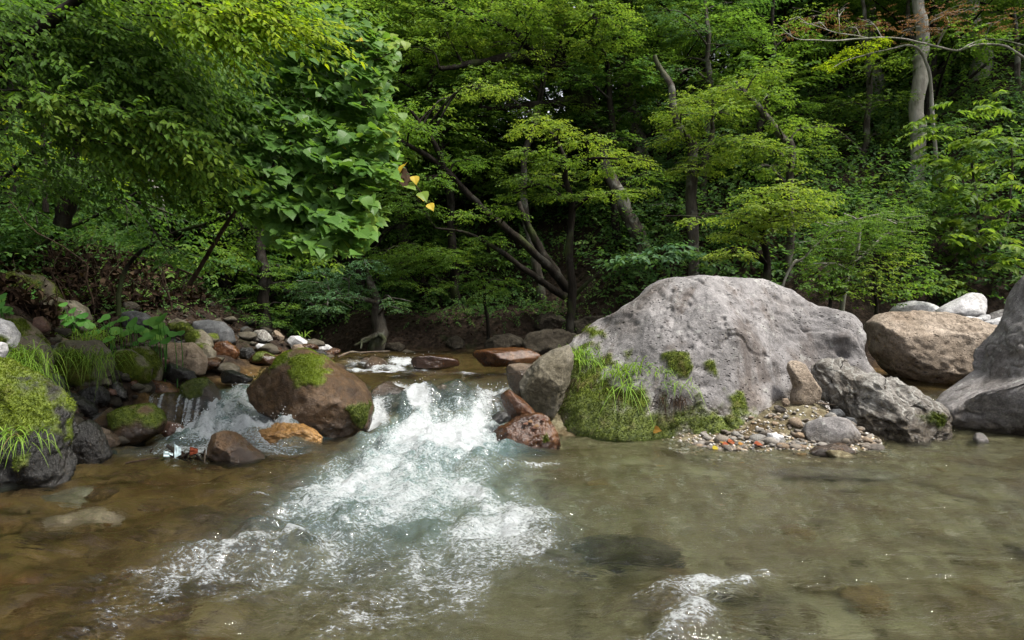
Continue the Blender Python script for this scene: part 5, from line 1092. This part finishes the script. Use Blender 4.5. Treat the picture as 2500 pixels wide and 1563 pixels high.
# arching tree with long leaves
def long_sprays(fo, lst, size, leafn):
    r = fo.rng
    for (x0, y0, x1, y1, d, wpx, n, tn) in lst:
        a = np.array(P(*c_(C5, x0, y0), d)); b = np.array(P(*c_(C5, x1, y1), d - .3)); w = wpx * .463 / FPX * d
        n = int(n * 1.6); t = r.random(n); st = a + (b - a) * t[:, None] + r.normal(0, 1, (n, 3)) * np.array([w, w * 1.2, w * .6])
        dr = unit(b - a) + r.normal(0, .28, (n, 3)); dr[:, 2] += .05
        fo.twigs(st, dr, r.uniform(.28, .5, n), leafn, size, tn + r.normal(0, .12, n), .22, up=np.array([.1, -.35, 1.0]), spread=.75)
def lance_tree(label, trunks, sprays, leaf, size, seed, leafn=11, bark='bark_dark'):
    r = np.random.default_rng(seed); fo = Foliage(r); bag = Bag()
    base = P(*trunks[0][0][:3])
    for tr in trunks:
        cp = spline([P(*q[:3]) for q in tr], 6 * len(tr)); V_, F_ = tube(cp, np.interp(np.linspace(0, 1, len(cp)), np.linspace(0, 1, len(tr)), [q[3] for q in tr]), 7, .25, seed); bag.add(V_, F_)
    long_sprays(fo, sprays, size, leafn)
    for (x0, y0, x1, y1, d, *_r) in sprays:
        a = P(*c_(C5, x0, y0), d); b = P(*c_(C5, x1, y1), d - .3); V_, F_ = tube(spline([a, .5 * (a + b) + np.array([0, 0, .06]), b], 8), np.linspace(.010, .003, 8), 5); bag.add(V_, F_)
    sb = fo.stems(.0025)
    root = link('tree', None, None, base); tag(root, label, 'tree')
    link('trunk', bag.data('trunk', M[bark], base), root)
    link('twigs', sb.data('twigs', M['bark_dark'], base), root)['kind'] = 'stuff'
    V_, F_, t_ = leaves_mesh('lance', *fo.arrays()); link('crown', mesh_data('crown', V_ - base, F_, L[leaf], False, {'tint': t_}), root)
    return root
lance_tree('tree with sunlit yellow green long leaves arching from the top of the left bank',
   [tk(C5, [(-260, 1500, 6.8, .14), (-200, 900, 6.6, .12), (-60, 400, 6.3, .10), (200, 170, 6.0, .06), (430, -20, 5.8, .04), (600, -150, 5.7, .03)]), tk(C5, [(-40, 350, 6.3, .04), (400, 15, 6.0, .02), (800, 20, 5.8, .012), (1250, 60, 5.6, .007)])],
   [(800, -60, 1350, 40, 5.6, 50, 22, .6), (950, 20, 1500, 120, 5.5, 55, 26, .65), (1050, 70, 1640, 185, 5.4, 32, 26, .75), (1000, 100, 1280, 240, 5.5, 40, 22, .65), (700, 80, 1100, 190, 5.6, 50, 20, .45), (1150, -20, 1560, 60, 5.7, 50, 24, .55), (500, -40, 900, 60, 5.8, 60, 20, .2), (300, -60, 700, 40, 6.0, 60, 18, .1)],
   'yellow', .082, 62)
lance_tree('dark green long leaved tree with sweeping sprays at the left bank',
   [tk(C5, [(330, 1190, 7.9, .10), (350, 1020, 7.8, .08), (385, 860, 7.7, .06), (430, 700, 7.6, .045), (520, 500, 7.4, .03), (640, 330, 7.2, .02)]), tk(C5, [(240, 1120, 7.9, .035), (238, 900, 7.9, .03), (225, 650, 7.8, .022), (240, 400, 7.7, .015)]), tk(C5, [(330, 1190, 7.9, .07), (420, 1000, 7.8, .06), (560, 930, 7.6, .05), (660, 860, 7.4, .045), (760, 820, 7.3, .03)]), tk(C5, [(640, 900, 7.4, .03), (740, 920, 7.3, .022), (880, 900, 7.2, .012)]), tk(C5, [(350, 1100, 8.0, .05), (300, 950, 8.0, .045), (330, 820, 8.0, .03), (300, 560, 7.9, .02)]), tk(C5, [(0, 960, 7.6, .02), (180, 800, 7.5, .03), (330, 740, 7.5, .02), (500, 640, 7.4, .012)])],
   [(-60, 480, 500, 560, 5.9, 50, 34, .55), (300, 560, 900, 640, 5.8, 45, 36, .45), (600, 600, 1040, 740, 5.7, 40, 34, .6), (400, 740, 850, 860, 6.0, 60, 36, .45), (700, 780, 1220, 905, 5.9, 38, 36, .55), (-80, 250, 420, 420, 6.2, 90, 40, .3), (250, 260, 760, 470, 6.3, 80, 44, .3), (500, 250, 1000, 520, 6.4, 90, 48, .35), (600, 400, 1000, 600, 6.4, 80, 44, .3), (150, 400, 700, 560, 6.5, 90, 44, .3), (0, 560, 400, 700, 6.6, 80, 38, .3), (400, 620, 800, 760, 6.5, 80, 40, .25), (500, 120, 950, 300, 6.2, 90, 44, .4), (-60, 100, 400, 250, 6.3, 100, 44, .3), (250, 60, 700, 220, 6.3, 90, 44, .35), (-60, 700, 300, 820, 7.0, 90, 30, .3), (800, 350, 1150, 520, 6.5, 80, 40, .35), (650, 650, 1050, 860, 6.7, 90, 40, .3), (-80, 900, 350, 1000, 7.4, 90, 30, .2), (100, 820, 600, 980, 7.6, 90, 34, .2), (500, 880, 1000, 1000, 7.2, 80, 40, .3), (-60, 0, 300, 120, 6.4, 90, 44, .25), (450, 0, 900, 160, 6.4, 90, 44, .35), (800, 200, 1250, 420, 6.7, 90, 44, .35), (850, 560, 1250, 760, 6.9, 90, 40, .3)],
   'lance', .084, 63)
# broad leaved vine draping the edge of the canopy
poly = np.array(C5([(1200, 260), (1330, 190), (1500, 120), (1700, 20), (1860, 40), (1960, 170), (2060, 210), (2040, 330), (2010, 450), (2040, 560), (2020, 640), (2060, 720), (2090, 800), (2110, 880), (2040, 960), (1940, 1010), (1960, 1080), (1990, 1190), (1930, 1260), (1800, 1330), (1650, 1340), (1500, 1290), (1380, 1180), (1260, 1060), (1120, 930), (960, 780), (880, 620), (900, 480), (1000, 380)]))
lo, hi = poly.min(0), poly.max(0)
def vine_surface(q):
    u = (q - np.array([820, 330])) / np.array([260, 330])
    tier = ((q[:, 1] - .30 * q[:, 0] + 22 * noise3(np.c_[q * .008, q[:, :1] * 0 + 2])) / 78.0) % 1.0
    return 6.25 + .40 * u[:, 0] ** 2 - .35 * u[:, 0] - .70 * u[:, 1] - .42 * tier + .22 * fbm(np.c_[q * .012, q[:, :1] * 0], 3)
def vine_leaves(n, seed, layer):
    r = np.random.default_rng(seed); q = r.uniform(lo, hi, (n * 3, 2)); q = q[poly_sd(q, poly) > -4 - 26 * r.random(len(q)) ** 3][:n * 2]
    # shingled rows: keep denser along drooping swags
    sw = noise3(np.c_[q[:, 0] * .010, (q[:, 1] - .35 * q[:, 0]) * .028, q[:, 0] * 0 + layer])
    q = q[np.argsort(-(sw + r.normal(0, .35, len(q))))][:n]
    d = vine_surface(q) + layer + .10 * noise3(np.c_[q * .04, q[:, :1] * 0]) + .18 * noise3(np.c_[q[:, 0] * .010, (q[:, 1] - .35 * q[:, 0]) * .028, q[:, 0] * 0 + layer])
    pos = np.stack([(q[:, 0] - 1250) / FPX * d, d, EYE - (q[:, 1] - 781.5) / FPX * d], 1)
    m = len(pos)
    dr = np.stack([.55 + r.normal(0, .5, m), -.55 + r.normal(0, .35, m), -.42 + r.normal(0, .3, m)], 1)
    nr = np.stack([.15 + r.normal(0, .38, m), -.40 + r.normal(0, .38, m), .95 + r.normal(0, .25, m)], 1)
    sz = r.uniform(.045, .125, m) * (1 - .2 * (layer > .3)); rim_light = sm(60, 0, poly_sd(q, poly)) * sm(700, 900, q[:, 0])  # right edge leaves tinted brighter, light through them put into the colour
    tint = np.clip(.34 + .16 * noise3(np.c_[q * .01, q[:, :1] * 0 + 3]) + r.normal(0, .13, m) + .38 * rim_light * r.random(m), 0, 1)
    return pos, dr, nr, sz, tint
vine_base = P(1000 * .463, 1500 * .463, 8.2)
vine = link('vine', None, None, vine_base); tag(vine, 'broad leaved vine draped over the canopy edge with lobed leaves, some turning yellow', 'vine')
one, onef = TPL['vine']
shared = [mesh_data('leaf', one * np.array([1, s_, 1]), onef, L['vine'], False, {'tint': np.full(len(one), t_)}) for s_, t_ in [(1, .25), (.9, .35), (1.05, .45), (.95, .6), (1, .9)]]
from mathutils import Matrix
pos, dr, nr, sz, tint = vine_leaves(300, 71, -.05); sz = sz * 1.12
for k in range(300):
    d_ = unit(dr[k]); s_ = unit(np.cross(nr[k], d_)); u_ = np.cross(d_, s_)
    lo_ = link('leaf', shared[int(np.clip(np.searchsorted([.3, .42, .55, .72], tint[k]), 0, 4))], vine)
    mt = Matrix(((d_[0], s_[0], u_[0], pos[k][0] - vine_base[0]), (d_[1], s_[1], u_[1], pos[k][1] - vine_base[1]), (d_[2], s_[2], u_[2], pos[k][2] - vine_base[2]), (0, 0, 0, 1)))
    lo_.matrix_local = mt @ Matrix.Diagonal((sz[k],) * 3 + (1,))
A = [vine_leaves(n, sd, ly) for n, sd, ly in [(2000, 72, .0), (1600, 73, .18), (1300, 74, .4), (1000, 75, .7)]]
V_, F_, t_ = leaves_mesh('vine', *[np.concatenate([a[k] for a in A]) for k in range(5)])
fo_ = link('foliage', mesh_data('foliage', V_ - vine_base, F_, L['vine'], False, {'tint': t_}), vine); fo_['kind'] = 'stuff'
bag = Bag()
for pts_, r0 in [([(1000, 1500, 8.2), (1250, 1100, 7.6), (1500, 800, 7.2), (1700, 500, 7.0), (1800, 100, 6.9)], .03), ([(1250, 1100, 7.6), (1500, 1180, 7.2), (1750, 1220, 6.8), (1950, 1200, 6.5)], .015), ([(1500, 800, 7.2), (1750, 830, 6.8), (1980, 900, 6.3), (2110, 880, 6.1), (2180, 960, 6.0), (2230, 1030, 6.0), (2270, 1080, 6.0)], .010), ([(1400, 600, 7.0), (1390, 560, 6.9), (1430, 640, 6.6)], .012), ([(1600, 620, 7.1), (1800, 400, 6.7), (2020, 300, 6.4), (2150, 230, 6.3)], .008)]:
    cp = spline([P(*c_(C5, a, b), c) for a, b, c in pts_], 20); V_, F_ = tube(cp, np.linspace(r0, .003, 20), 6, .2); bag.add(V_, F_)
link('stem', bag.data('stem', M['twig'], vine_base), vine)
# yellow tendril leaves at the tip, and a few turned leaves
tip = []
for (x_, y_, mt, s_) in [(2185, 935, 'orange2', .075), (2150, 975, 'vine', .10), (2215, 1040, 'orange2', .075), (2225, 1020, 'vine', .10), (2265, 1080, 'orange2', .07), (2130, 870, 'orange2', .10), (2120, 930, 'dry', .13), (2110, 905, 'dry', .10), (1890, 210, 'orange2', .06), (1820, 770, 'orange2', .06), (2060, 230, 'vine', .085), (2140, 225, 'vine', .08), (2010, 220, 'vine', .09), (2100, 215, 'vine', .07), (2120, 600, 'vine', .08), (2060, 660, 'vine', .085), (2040, 700, 'vine', .08)]:
    c = P(*c_(C5, x_, y_), 5.85 if x_ > 1300 else 5.6); d_ = unit(np.array([.5 + rng.normal(0, .3), -.4, -.6 + rng.normal(0, .3)])); n_ = np.array([.1, -.8, .55]) + rng.normal(0, .35, 3)
    Vl, Fl, tl = leaves_mesh('vine', c[None], d_[None], n_[None], np.array([s_]), np.array([rng.uniform(.5, .9) if mt == 'vine' else .75]))
    if mt not in ('orange2',): lm = L[mt]
    else:
        if 'turn' not in L: L['turn'] = mat_leaf('turning_yellow_leaf', (.30, .26, .02), (.42, .33, .03), (.50, .36, .03), trans=.45)
        lm = L['turn']
    link('leaf', mesh_data('leaf', Vl - vine_base, Fl, lm, False, {'tint': tl}), vine)
# leafy shrubs in the shade under the vine
for lab, lst, d, sz_, sd, lf in [
    ('shaded shrub with small green leaves under the vine', [(1300, 1100, 130), (1450, 1200, 120), (1150, 1150, 130), (1600, 1350, 110), (1350, 1280, 120), (1000, 1050, 120), (1750, 1340, 90, .7), (1200, 1000, 110, .6), (1500, 1100, 130, .5), (1700, 1200, 110, .6)], 8.3, .075, 81, 'mid'),
    ('shaded bush with dim leaves above the dry bank', [(700, 1050, 150), (850, 1150, 140), (950, 980, 130), (600, 1150, 130), (750, 1250, 120), (1000, 1250, 130), (900, 1350, 90), (500, 1000, 120)], 8.8, .08, 82, 'deep'),
    ('backlit yellow green bush glowing behind the dark stems', [(120, 700, 140, .9), (260, 780, 120, .8), (60, 820, 120, .8), (420, 850, 120, .7), (540, 980, 100, .6), (150, 920, 120, .6)], 10.5, .085, 83, 'yellow'),  # yellow leaf tone stands in for light from behind
    ('dark bush at the far end of the left canopy', [(100, 1050, 150), (250, 1000, 120), (50, 1150, 150), (420, 1120, 120), (200, 1180, 120)], 9.4, .08, 84, 'deep')]:
    make_tree(lab, [tk(C5, [(lst[0][0] - 620, 1400, d + 1.4, .03), (lst[0][0] - 420, 1250, d + .9, .028), (lst[0][0] - 150, lst[0][1] + 60, d + .4, .02), (lst[0][0] + 60, lst[0][1] - 60, d + .2, .012)])], pl(C5, lst, d, .463, .4, .5, sd), lf, sz_, tpl='oval', seed=sd, name='shrub', cat='shrub', flat=.35, dens=1.0)
# thin bare stems in the shade
for k, (lab, pts_) in enumerate([('thin bare stem bending over the dry bank', [(1650, 1250, 9), (1300, 1080, 8.8), (900, 850, 8.6)]), ('pale twisted stem hanging in the shaded canopy', [(1330, 450, 9.5), (1370, 320, 9.4), (1310, 210, 9.3), (1200, 60, 9.2)]), ('bare forked sapling stem in the brush', [(780, 1180, 8.9), (730, 980, 8.8), (690, 800, 8.8), (300, 560, 8.6), (0, 230, 8.4)]), ('slender bare sapling stem beside the big dark boulder', [(1450, 1230, 9.6), (1400, 1050, 9.6), (1340, 860, 9.6)]), ('dead branch slanting out of the brown brush', [(1700, 970, 9.2), (1400, 860, 9), (1100, 760, 8.9), (790, 690, 8.8)])]):
    cp = spline([P(*c_(C9, a, b), c) for a, b, c in pts_], 16); cp += .03 * np.stack([noise3(cp * 4 + k), noise3(cp * 4 + 9), noise3(cp * 4 + 20)], 1)
    b0 = cp[0]; V_, F_ = tube(cp, np.linspace(.014 if k != 1 else .05, .005 if k != 1 else .03, 16), 6, .3, k)
    o = link('bare_stem', mesh_data('bare_stem', V_ - b0, F_, M['twig'] if k != 1 else M['bark_pale'], True), None, b0); tag(o, lab, 'stem')
# dry brown brush on the steep bank
r = np.random.default_rng(91); n = 9500
yy = r.uniform(8.2, 12.2, n); xx = np.array([np.interp(v, *_XL) for v in yy]) - 1.3 - abs(r.normal(0, 1.5, n)); gz = ground_z(xx, yy)
pos = np.stack([xx, yy, gz + abs(r.normal(0, .16, n))], 1)
dr = np.stack([r.normal(.3, .6, n), r.normal(-.4, .5, n), r.normal(-.1, .7, n)], 1); nr = r.normal(0, 1, (n, 3)) + np.array([0, -.4, .6])
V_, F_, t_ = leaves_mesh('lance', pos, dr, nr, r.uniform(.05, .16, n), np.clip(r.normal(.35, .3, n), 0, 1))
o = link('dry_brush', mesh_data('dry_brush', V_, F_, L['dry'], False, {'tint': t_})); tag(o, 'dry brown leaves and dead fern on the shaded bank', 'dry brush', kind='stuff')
bag = Bag()
for k in range(140):
    y_ = r.uniform(8.4, 12); x_ = np.interp(y_, *_XL) - 1.2 - abs(r.normal(0, 1.3)); g = float(ground_z(np.array([x_]), np.array([y_]))[0])
    a = np.array([x_, y_, g]); e = a + np.array([r.normal(.1, .4), r.normal(-.2, .3), r.uniform(.2, .9)]); V_, F_ = tube(spline([a, .5 * (a + e) + r.normal(0, .08, 3), e], 6), np.linspace(.007, .003, 6), 4); bag.add(V_, F_)
o = link('dead_twigs', bag.data('dead_twigs', M['twig'])); tag(o, 'tangle of thin dead twigs on the brown bank', 'twigs', kind='stuff')
n = 5200; yy = r.uniform(6.6, 14, n); xx = np.array([np.interp(v, *_XL) for v in yy]) - .1 - abs(r.normal(0, 1.3, n)); gz = ground_z(xx, yy)
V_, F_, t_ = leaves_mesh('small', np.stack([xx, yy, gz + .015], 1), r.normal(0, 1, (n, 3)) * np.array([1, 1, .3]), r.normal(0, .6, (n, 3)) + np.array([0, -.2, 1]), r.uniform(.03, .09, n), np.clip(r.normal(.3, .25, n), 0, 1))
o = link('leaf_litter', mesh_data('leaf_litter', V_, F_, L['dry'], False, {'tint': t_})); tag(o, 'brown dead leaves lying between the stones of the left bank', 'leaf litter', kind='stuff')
# leaf litter on the far bank
n = 2600; xx = r.uniform(-5, 4, n); yy = r.uniform(12.6, 16.5, n); gz = ground_z(xx, yy); ok = gz > water_level(xx, yy) + .02; xx, yy, gz = xx[ok], yy[ok], gz[ok]; n = len(xx)
V_, F_, t_ = leaves_mesh('small', np.stack([xx, yy, gz + .02], 1), r.normal(0, 1, (n, 3)) * np.array([1, 1, .3]), r.normal(0, .5, (n, 3)) + np.array([0, -.2, 1]), r.uniform(.05, .11, n), np.clip(r.normal(.4, .25, n), 0, 1))
o = link('leaf_litter', mesh_data('leaf_litter', V_, F_, L['dry'], False, {'tint': t_})); tag(o, 'brown leaf litter strewn on the far bank', 'leaf litter', kind='stuff')

# ------------------------------------------------------------------ grasses on the rocks
def blades(c, n, ln, rng, spread=.06, out=(0, -.5, 0), droop=1.1, width=.0035, hang=0.0):
    m = n; az = rng.uniform(0, 2 * np.pi, m); base = c + rng.normal(0, 1, (m, 3)) * np.array([spread, spread * .6, spread * .25])
    d = np.stack([np.cos(az) * .55, np.sin(az) * .55, np.full(m, 1.0 - hang)], 1) + np.asarray(out) * rng.uniform(.3, 1, (m, 1)) + rng.normal(0, .2, (m, 3)); d = unit(d)
    L_ = ln * rng.uniform(.55, 1.15, m); K = 6; t = np.linspace(0, 1, K)
    pts = base[:, None] + d[:, None] * (t[None, :, None] * L_[:, None, None]); pts[..., 2] -= droop * L_[:, None] * (t[None] ** 2.2) * rng.uniform(.5, 1.1, (m, 1))
    side = unit(np.cross(d, np.array([0, 0, 1.0]) + rng.normal(0, .3, (m, 3))))
    w = width * (1 - t ** 2.5) * 1.0 + .0006
    Vb = np.stack([pts - side[:, None] * w[None, :, None], pts + side[:, None] * w[None, :, None]], 2)
    V = Vb.reshape(-1, 3); i = (np.arange(m)[:, None] * K + np.arange(K - 1)[None]).ravel() * 2
    F = np.stack([i, i + 1, i + 3, i + 2], 1); tint = np.clip(rng.normal(.6, .25, m), 0, 1); return V, F, np.repeat(tint, K * 2)
big = rock_like('huge pale grey'); mossy = rock_like('big mossy boulder'); grassy = rock_like('pale rock with moss skirt'); lowp = rock_like('low pale boulder under')
def tuft(label, s, spots, seed, group=None):
    r = np.random.default_rng(seed); bag = Bag(); c0 = None
    for (px_, py_, n, ln, sp_, out, droop, hang, wd) in spots:
        c = surface_point(s, px_, py_); c0 = c if c0 is None else c0; V_, F_, t_ = blades(c, n, ln, r, sp_, out, droop, wd, hang); bag.add(V_, F_, t_)
    o = link('grass_tuft', bag.data('grass_tuft', L['grass'], c0), None, c0); tag(o, label, 'grass'); return o
tuft('upper bright grass tuft on the flank of the huge grey boulder', big, [(*c_(C3, 690, 690), 90, .34, .10, (0, -.5, .2), 1.0, .1, .0042), (*c_(C3, 740, 740), 60, .30, .10, (.1, -.6, 0), 1.2, .3, .0042), (*c_(C3, 620, 690), 40, .26, .07, (-.3, -.5, 0), 1.0, .2, .004)], 1)
tuft('lower bright grass tuft spilling over the moss of the huge grey boulder', big, [(*c_(C3, 950, 830), 70, .32, .10, (0, -.6, .1), 1.2, .3, .0042), (*c_(C3, 1050, 800), 80, .34, .12, (.2, -.5, .2), 1.0, .1, .0042), (*c_(C3, 1020, 900), 50, .34, .09, (0, -.7, -.3), 1.2, .7, .004)], 2)
tuft('thin olive grass tuft between the moss and grey flank of the huge boulder', big, [(*c_(C3, 1240, 830), 40, .24, .08, (.1, -.5, .2), 1.0, .2, .003), (*c_(C3, 1350, 900), 40, .20, .10, (0, -.6, 0), 1.2, .5, .003)], 3)
tuft('long fine grass hanging over the low pale boulder', lowp, [(*c_(C1, 120, 560), 130, .42, .12, (.2, -.6, 0), 1.3, .4, .0028), (*c_(C1, 200, 600), 130, .40, .14, (.4, -.6, 0), 1.3, .4, .0028), (*c_(C1, 160, 680), 90, .36, .13, (.2, -.6, -.2), 1.3, .7, .0028)], 4)
tuft('fine grass growing on the pale rock with moss skirt', grassy, [(*c_(C1, 430, 560), 70, .28, .10, (-.2, -.5, .1), 1.3, .2, .0026), (*c_(C1, 540, 560), 90, .32, .14, (.2, -.6, .1), 1.4, .3, .0026), (*c_(C1, 640, 580), 80, .34, .12, (.6, -.5, 0), 1.5, .4, .0026)], 5)
tuft('grass fringe hanging from the moss edge of the big mossy boulder', mossy, [(*c_(C1, 30, 1075), 45, .26, .10, (0, -.6, 0), 1.3, .5, .003), (*c_(C1, 120, 1075), 50, .24, .12, (0, -.6, 0), 1.3, .5, .003)], 6)
r = np.random.default_rng(7); c = P(*c_(C1, 560, 470), 8.1); V_, F_, t_ = blades(c, 160, .40, r, .22, (-.2, -.4, .1), 1.1, .003); o = link('grass_tuft', mesh_data('grass_tuft', V_ - c, F_, L['grass'], True, {'tint': t_}), None, c); tag(o, 'fine green grass clump in front of the butterbur leaves', 'grass')
r = np.random.default_rng(8); c = P(*c_(N2, 1800, 670), 12.2); V_, F_, t_ = blades(c, 9, .42, r, .05, (.1, -.2, .1), .9, .006); o = link('grass_tuft', mesh_data('grass_tuft', V_ - c, F_, L['grass'], True, {'tint': t_}), None, c); tag(o, 'few tall grass blades behind the long smooth pale boulder', 'grass')
# dead hanging roots and straw on the huge boulder
bag = Bag(); r = np.random.default_rng(9)
for (x_, y_, n, ln) in [(640, 860, 60, .22), (760, 880, 40, .2), (950, 960, 40, .18), (1280, 980, 50, .2), (1380, 990, 40, .16), (560, 940, 30, .25), (530, 1040, 10, .4)]:
    V_, F_, t_ = blades(surface_point(big, *c_(C3, x_, y_)), n, ln, r, .07, (0, -.5, -.3), .9, .0026, 1.2); bag.add(V_, F_, t_)
c0 = bag.V[0][0].copy(); o = link('dead_roots', bag.data('dead_roots', L['dry'], c0), None, c0); tag(o, 'brown dead roots and straw hanging under the grass on the huge boulder', 'dead roots', kind='stuff')
# butterbur
def butterbur(label, spots, d, seed):
    r = np.random.default_rng(seed); base = P(np.mean([q[0] for q in spots]), max(q[1] for q in spots) + 30, d); root = link('butterbur_plant', None, None, base); tag(root, label, 'plant')
    bag = Bag()
    for (px_, py_, s_) in spots:
        dd = d + r.uniform(-.35, .35); c = P(px_, py_, dd); g = float(ground_z(c[:1], c[1:2])[0]); foot = np.array([c[0] + r.normal(0, .05), c[1] + .08, min(g, c[2] - .08)])
        V_, F_ = tube(spline([foot, .5 * (foot + c) + np.array([0, .03, .02]), c], 6), np.linspace(.006, .004, 6), 5); link('stem', mesh_data('stem', V_ - base, F_, L['butter'], True, {'tint': np.full(len(V_), .3)}), root)
        Vl, Fl, tl = leaves_mesh('round', c[None], np.array([[r.normal(.1, .6), -.6, -.40]]), np.array([[r.normal(0, .3), -.7, .75]]), np.array([s_ / FPX * dd]), np.array([np.clip(r.normal(.5, .25), 0, 1)]))
        link('leaf', mesh_data('leaf', Vl - base, Fl, L['butter'], False, {'tint': tl}), root)
r = np.random.default_rng(10)
main_spots = [(*c_(N1, a, b), s_ * .2067 * .9) for a, b, s_ in [(780, 490, 130), (740, 440, 100), (870, 470, 150), (830, 510, 120), (960, 430, 130), (1010, 500, 150), (1080, 540, 120), (1280, 450, 110), (1330, 520, 120), (1400, 600, 150), (1460, 640, 110), (1250, 560, 110), (1320, 700, 150), (1560, 500, 140), (1600, 560, 150), (1680, 590, 140), (1500, 470, 130), (1760, 500, 120), (1860, 470, 210), (1920, 440, 160), (1880, 530, 150), (1960, 600, 150), (2050, 640, 110), (1830, 600, 140), (1900, 690, 150), (1960, 720, 120), (1780, 660, 140), (1620, 760, 80), (1700, 700, 120), (2130, 630, 100), (1850, 740, 120), (1420, 470, 100), (1540, 620, 110), (1200, 480, 90), (1140, 620, 120), (1740, 620, 120)]]
butterbur('patch of bright butterbur with round leaves on the left bank', main_spots, 8.5, 1)
butterbur('small butterbur with few leaves below the large dark domed boulder', [(*c_(N1, a, b), s_ * .22) for a, b, s_ in [(330, 100, 60), (370, 150, 80), (440, 200, 110), (270, 210, 90), (350, 230, 110), (180, 230, 90), (740, 300, 80), (850, 370, 80)]], 8.6, 2)
butterbur('bright leafy plant above the pale pink boulder', [(*c_(N1, a, b), s_ * .25) for a, b, s_ in [(20, 200, 100), (30, 260, 90), (70, 350, 110), (110, 400, 90), (-20, 310, 120), (20, 230, 110), (100, 350, 90)]], 6.9, 3)
# ------------------------------------------------------------------ fallen leaves, driftwood, litter
def fallen(label, c, s_, mat, seed, nrm=(0, -.4, 1)):
    r = np.random.default_rng(seed); Vl, Fl, tl = leaves_mesh('vine', c[None], np.array([[r.normal(), -.4, 0]]), np.array([nrm], float), np.array([s_]), np.array([r.random()]))
    o = link('fallen_leaf', mesh_data('fallen_leaf', Vl - c, Fl, L[mat], False, {'tint': tl}), None, c); tag(o, label, 'leaf', 'fallen leaves'); return o
fallen('orange fallen leaf stuck on the wet foot of the huge boulder', surface_point(big, *c_(C3, 1210, 1218)) + np.array([0, -.015, 0]), .075, 'orange', 1, (0, -1, .3))
for k, (x_, y_) in enumerate([(2.02, 6.42), (2.08, 6.47), (2.0, 6.5), (2.13, 6.4), (2.28, 6.34), (2.3, 6.37), (2.1, 6.53)]):
    g = float(ground_z(np.array([x_]), np.array([y_]))[0]); fallen('orange red fallen leaf on the pebbles at the foot of the huge boulder', np.array([x_, y_, max(g, .0) + .04]), .05, 'orange', 10 + k)
o = fallen('yellow fallen leaf at the water edge by the pebble beach', np.array([1.86, 6.3, .02]), .06, 'turn', 30)
rr_ = rock_like('rusty brown rock with pink')
for k, (x_, y_) in enumerate([(2010, 660), (2060, 690), (1960, 680), (2090, 650), (2030, 700)]): fallen('pinkish wet leaf stuck on the rusty brown rock', surface_point(rr_, *c_(C2, x_, y_)) + np.array([0, -.01, .008]), .045, 'autumn', 40 + k, (0, -.5, 1))
def stick(label, pts_, r0, mat='twig', name='driftwood_stick'):
    cp = spline(pts_, 14); cp += .012 * np.stack([noise3(cp * 8), noise3(cp * 8 + 5), noise3(cp * 8 + 9)], 1); V_, F_ = tube(cp, np.linspace(r0, r0 * .5, 14), 6, .3)
    o = link(name, mesh_data(name, V_ - cp[0], F_, M[mat], True), None, cp[0]); tag(o, label, 'stick')
stick('long bare stick lying in the shallows beside the litter', [P(*c_(N3, 1030, 610), 5.75), P(*c_(N3, 1200, 585), 5.8), P(*c_(N3, 1370, 565), 5.85)], .010)
stick('dark snag of wood holding the litter', [P(*c_(N3, 1370, 470), 6.0), P(*c_(N3, 1450, 530), 5.95), P(*c_(N3, 1540, 610), 5.9)], .018, 'bark_dark')
stick('short upright twig beside the smooth brown rock', [P(*c_(N3, 1682, 615), 5.8), P(*c_(N3, 1680, 510), 5.8)], .008, 'root')
stick('bent dark twig in the litter heap', [P(*c_(N3, 1500, 560), 5.9), P(*c_(N3, 1580, 530), 5.92), P(*c_(N3, 1680, 600), 5.9)], .012, 'bark_dark')
stick('bleached driftwood branch stranded in the upper stream', [P(*c_(C2, 740, 245), 11), P(*c_(C2, 820, 215), 11.2), P(*c_(C2, 900, 215), 11.3), P(*c_(C2, 1080, 208), 11.5)], .02, 'root')
stick('brown stick on the pebble beach behind the flat oval stone', [P(*c_(C4, 890, 1045), 7.1), P(*c_(C4, 980, 1050), 7.1), P(*c_(C4, 1070, 1060), 7.1)], .012, 'root')
n = 60; r = np.random.default_rng(12); c = P(*c_(N3, 1530, 560), 5.95); pos = c + r.normal(0, 1, (n, 3)) * np.array([.11, .06, .025]); V_, F_, t_ = leaves_mesh('small', pos, r.normal(0, 1, (n, 3)) * np.array([1, 1, .3]), r.normal(0, .6, (n, 3)) + np.array([0, -.4, .8]), r.uniform(.04, .08, n), r.random(n) * .4)
o = link('wet_leaves', mesh_data('wet_leaves', V_, F_, L['dry'], False, {'tint': t_})); tag(o, 'heap of dark wet leaves caught on the snag', 'leaves', kind='stuff')
for lab, x_, y_, w_, h_, mt in [('crumpled blue white wrapper caught on the snag', 1458, 510, .028, .045, M['paper']), ('second crumpled pale blue wrapper lying flat at the snag', 1380, 545, .04, .03, M['paper']), ('bright red leaf scrap on the wet leaf heap', 1590, 508, .035, .028, L['orange'])]:
    c = P(*c_(N3, x_, y_), 5.88); r = np.random.default_rng(x_); g = 6; u = np.linspace(-1, 1, g); U, W_ = np.meshgrid(u, u); Z = .35 * noise3(np.c_[U.ravel() * 2 + x_, W_.ravel() * 2, U.ravel() * 0])
    top = np.stack([U.ravel() * w_, Z * w_, W_.ravel() * h_ * (1 - .35 * U.ravel())], 1); V_ = np.vstack([top, top + np.array([0, .002, 0])]); F1 = grid_faces(g, g)
    o = link('wrapper' if 'wrapper' in lab else 'leaf_scrap', mesh_data('wrapper', V_, np.vstack([F1, F1[:, ::-1] + g * g]), mt, False, {'tint': np.zeros(len(V_))}), None, c); tag(o, lab, 'litter' if 'wrapper' in lab else 'leaf')
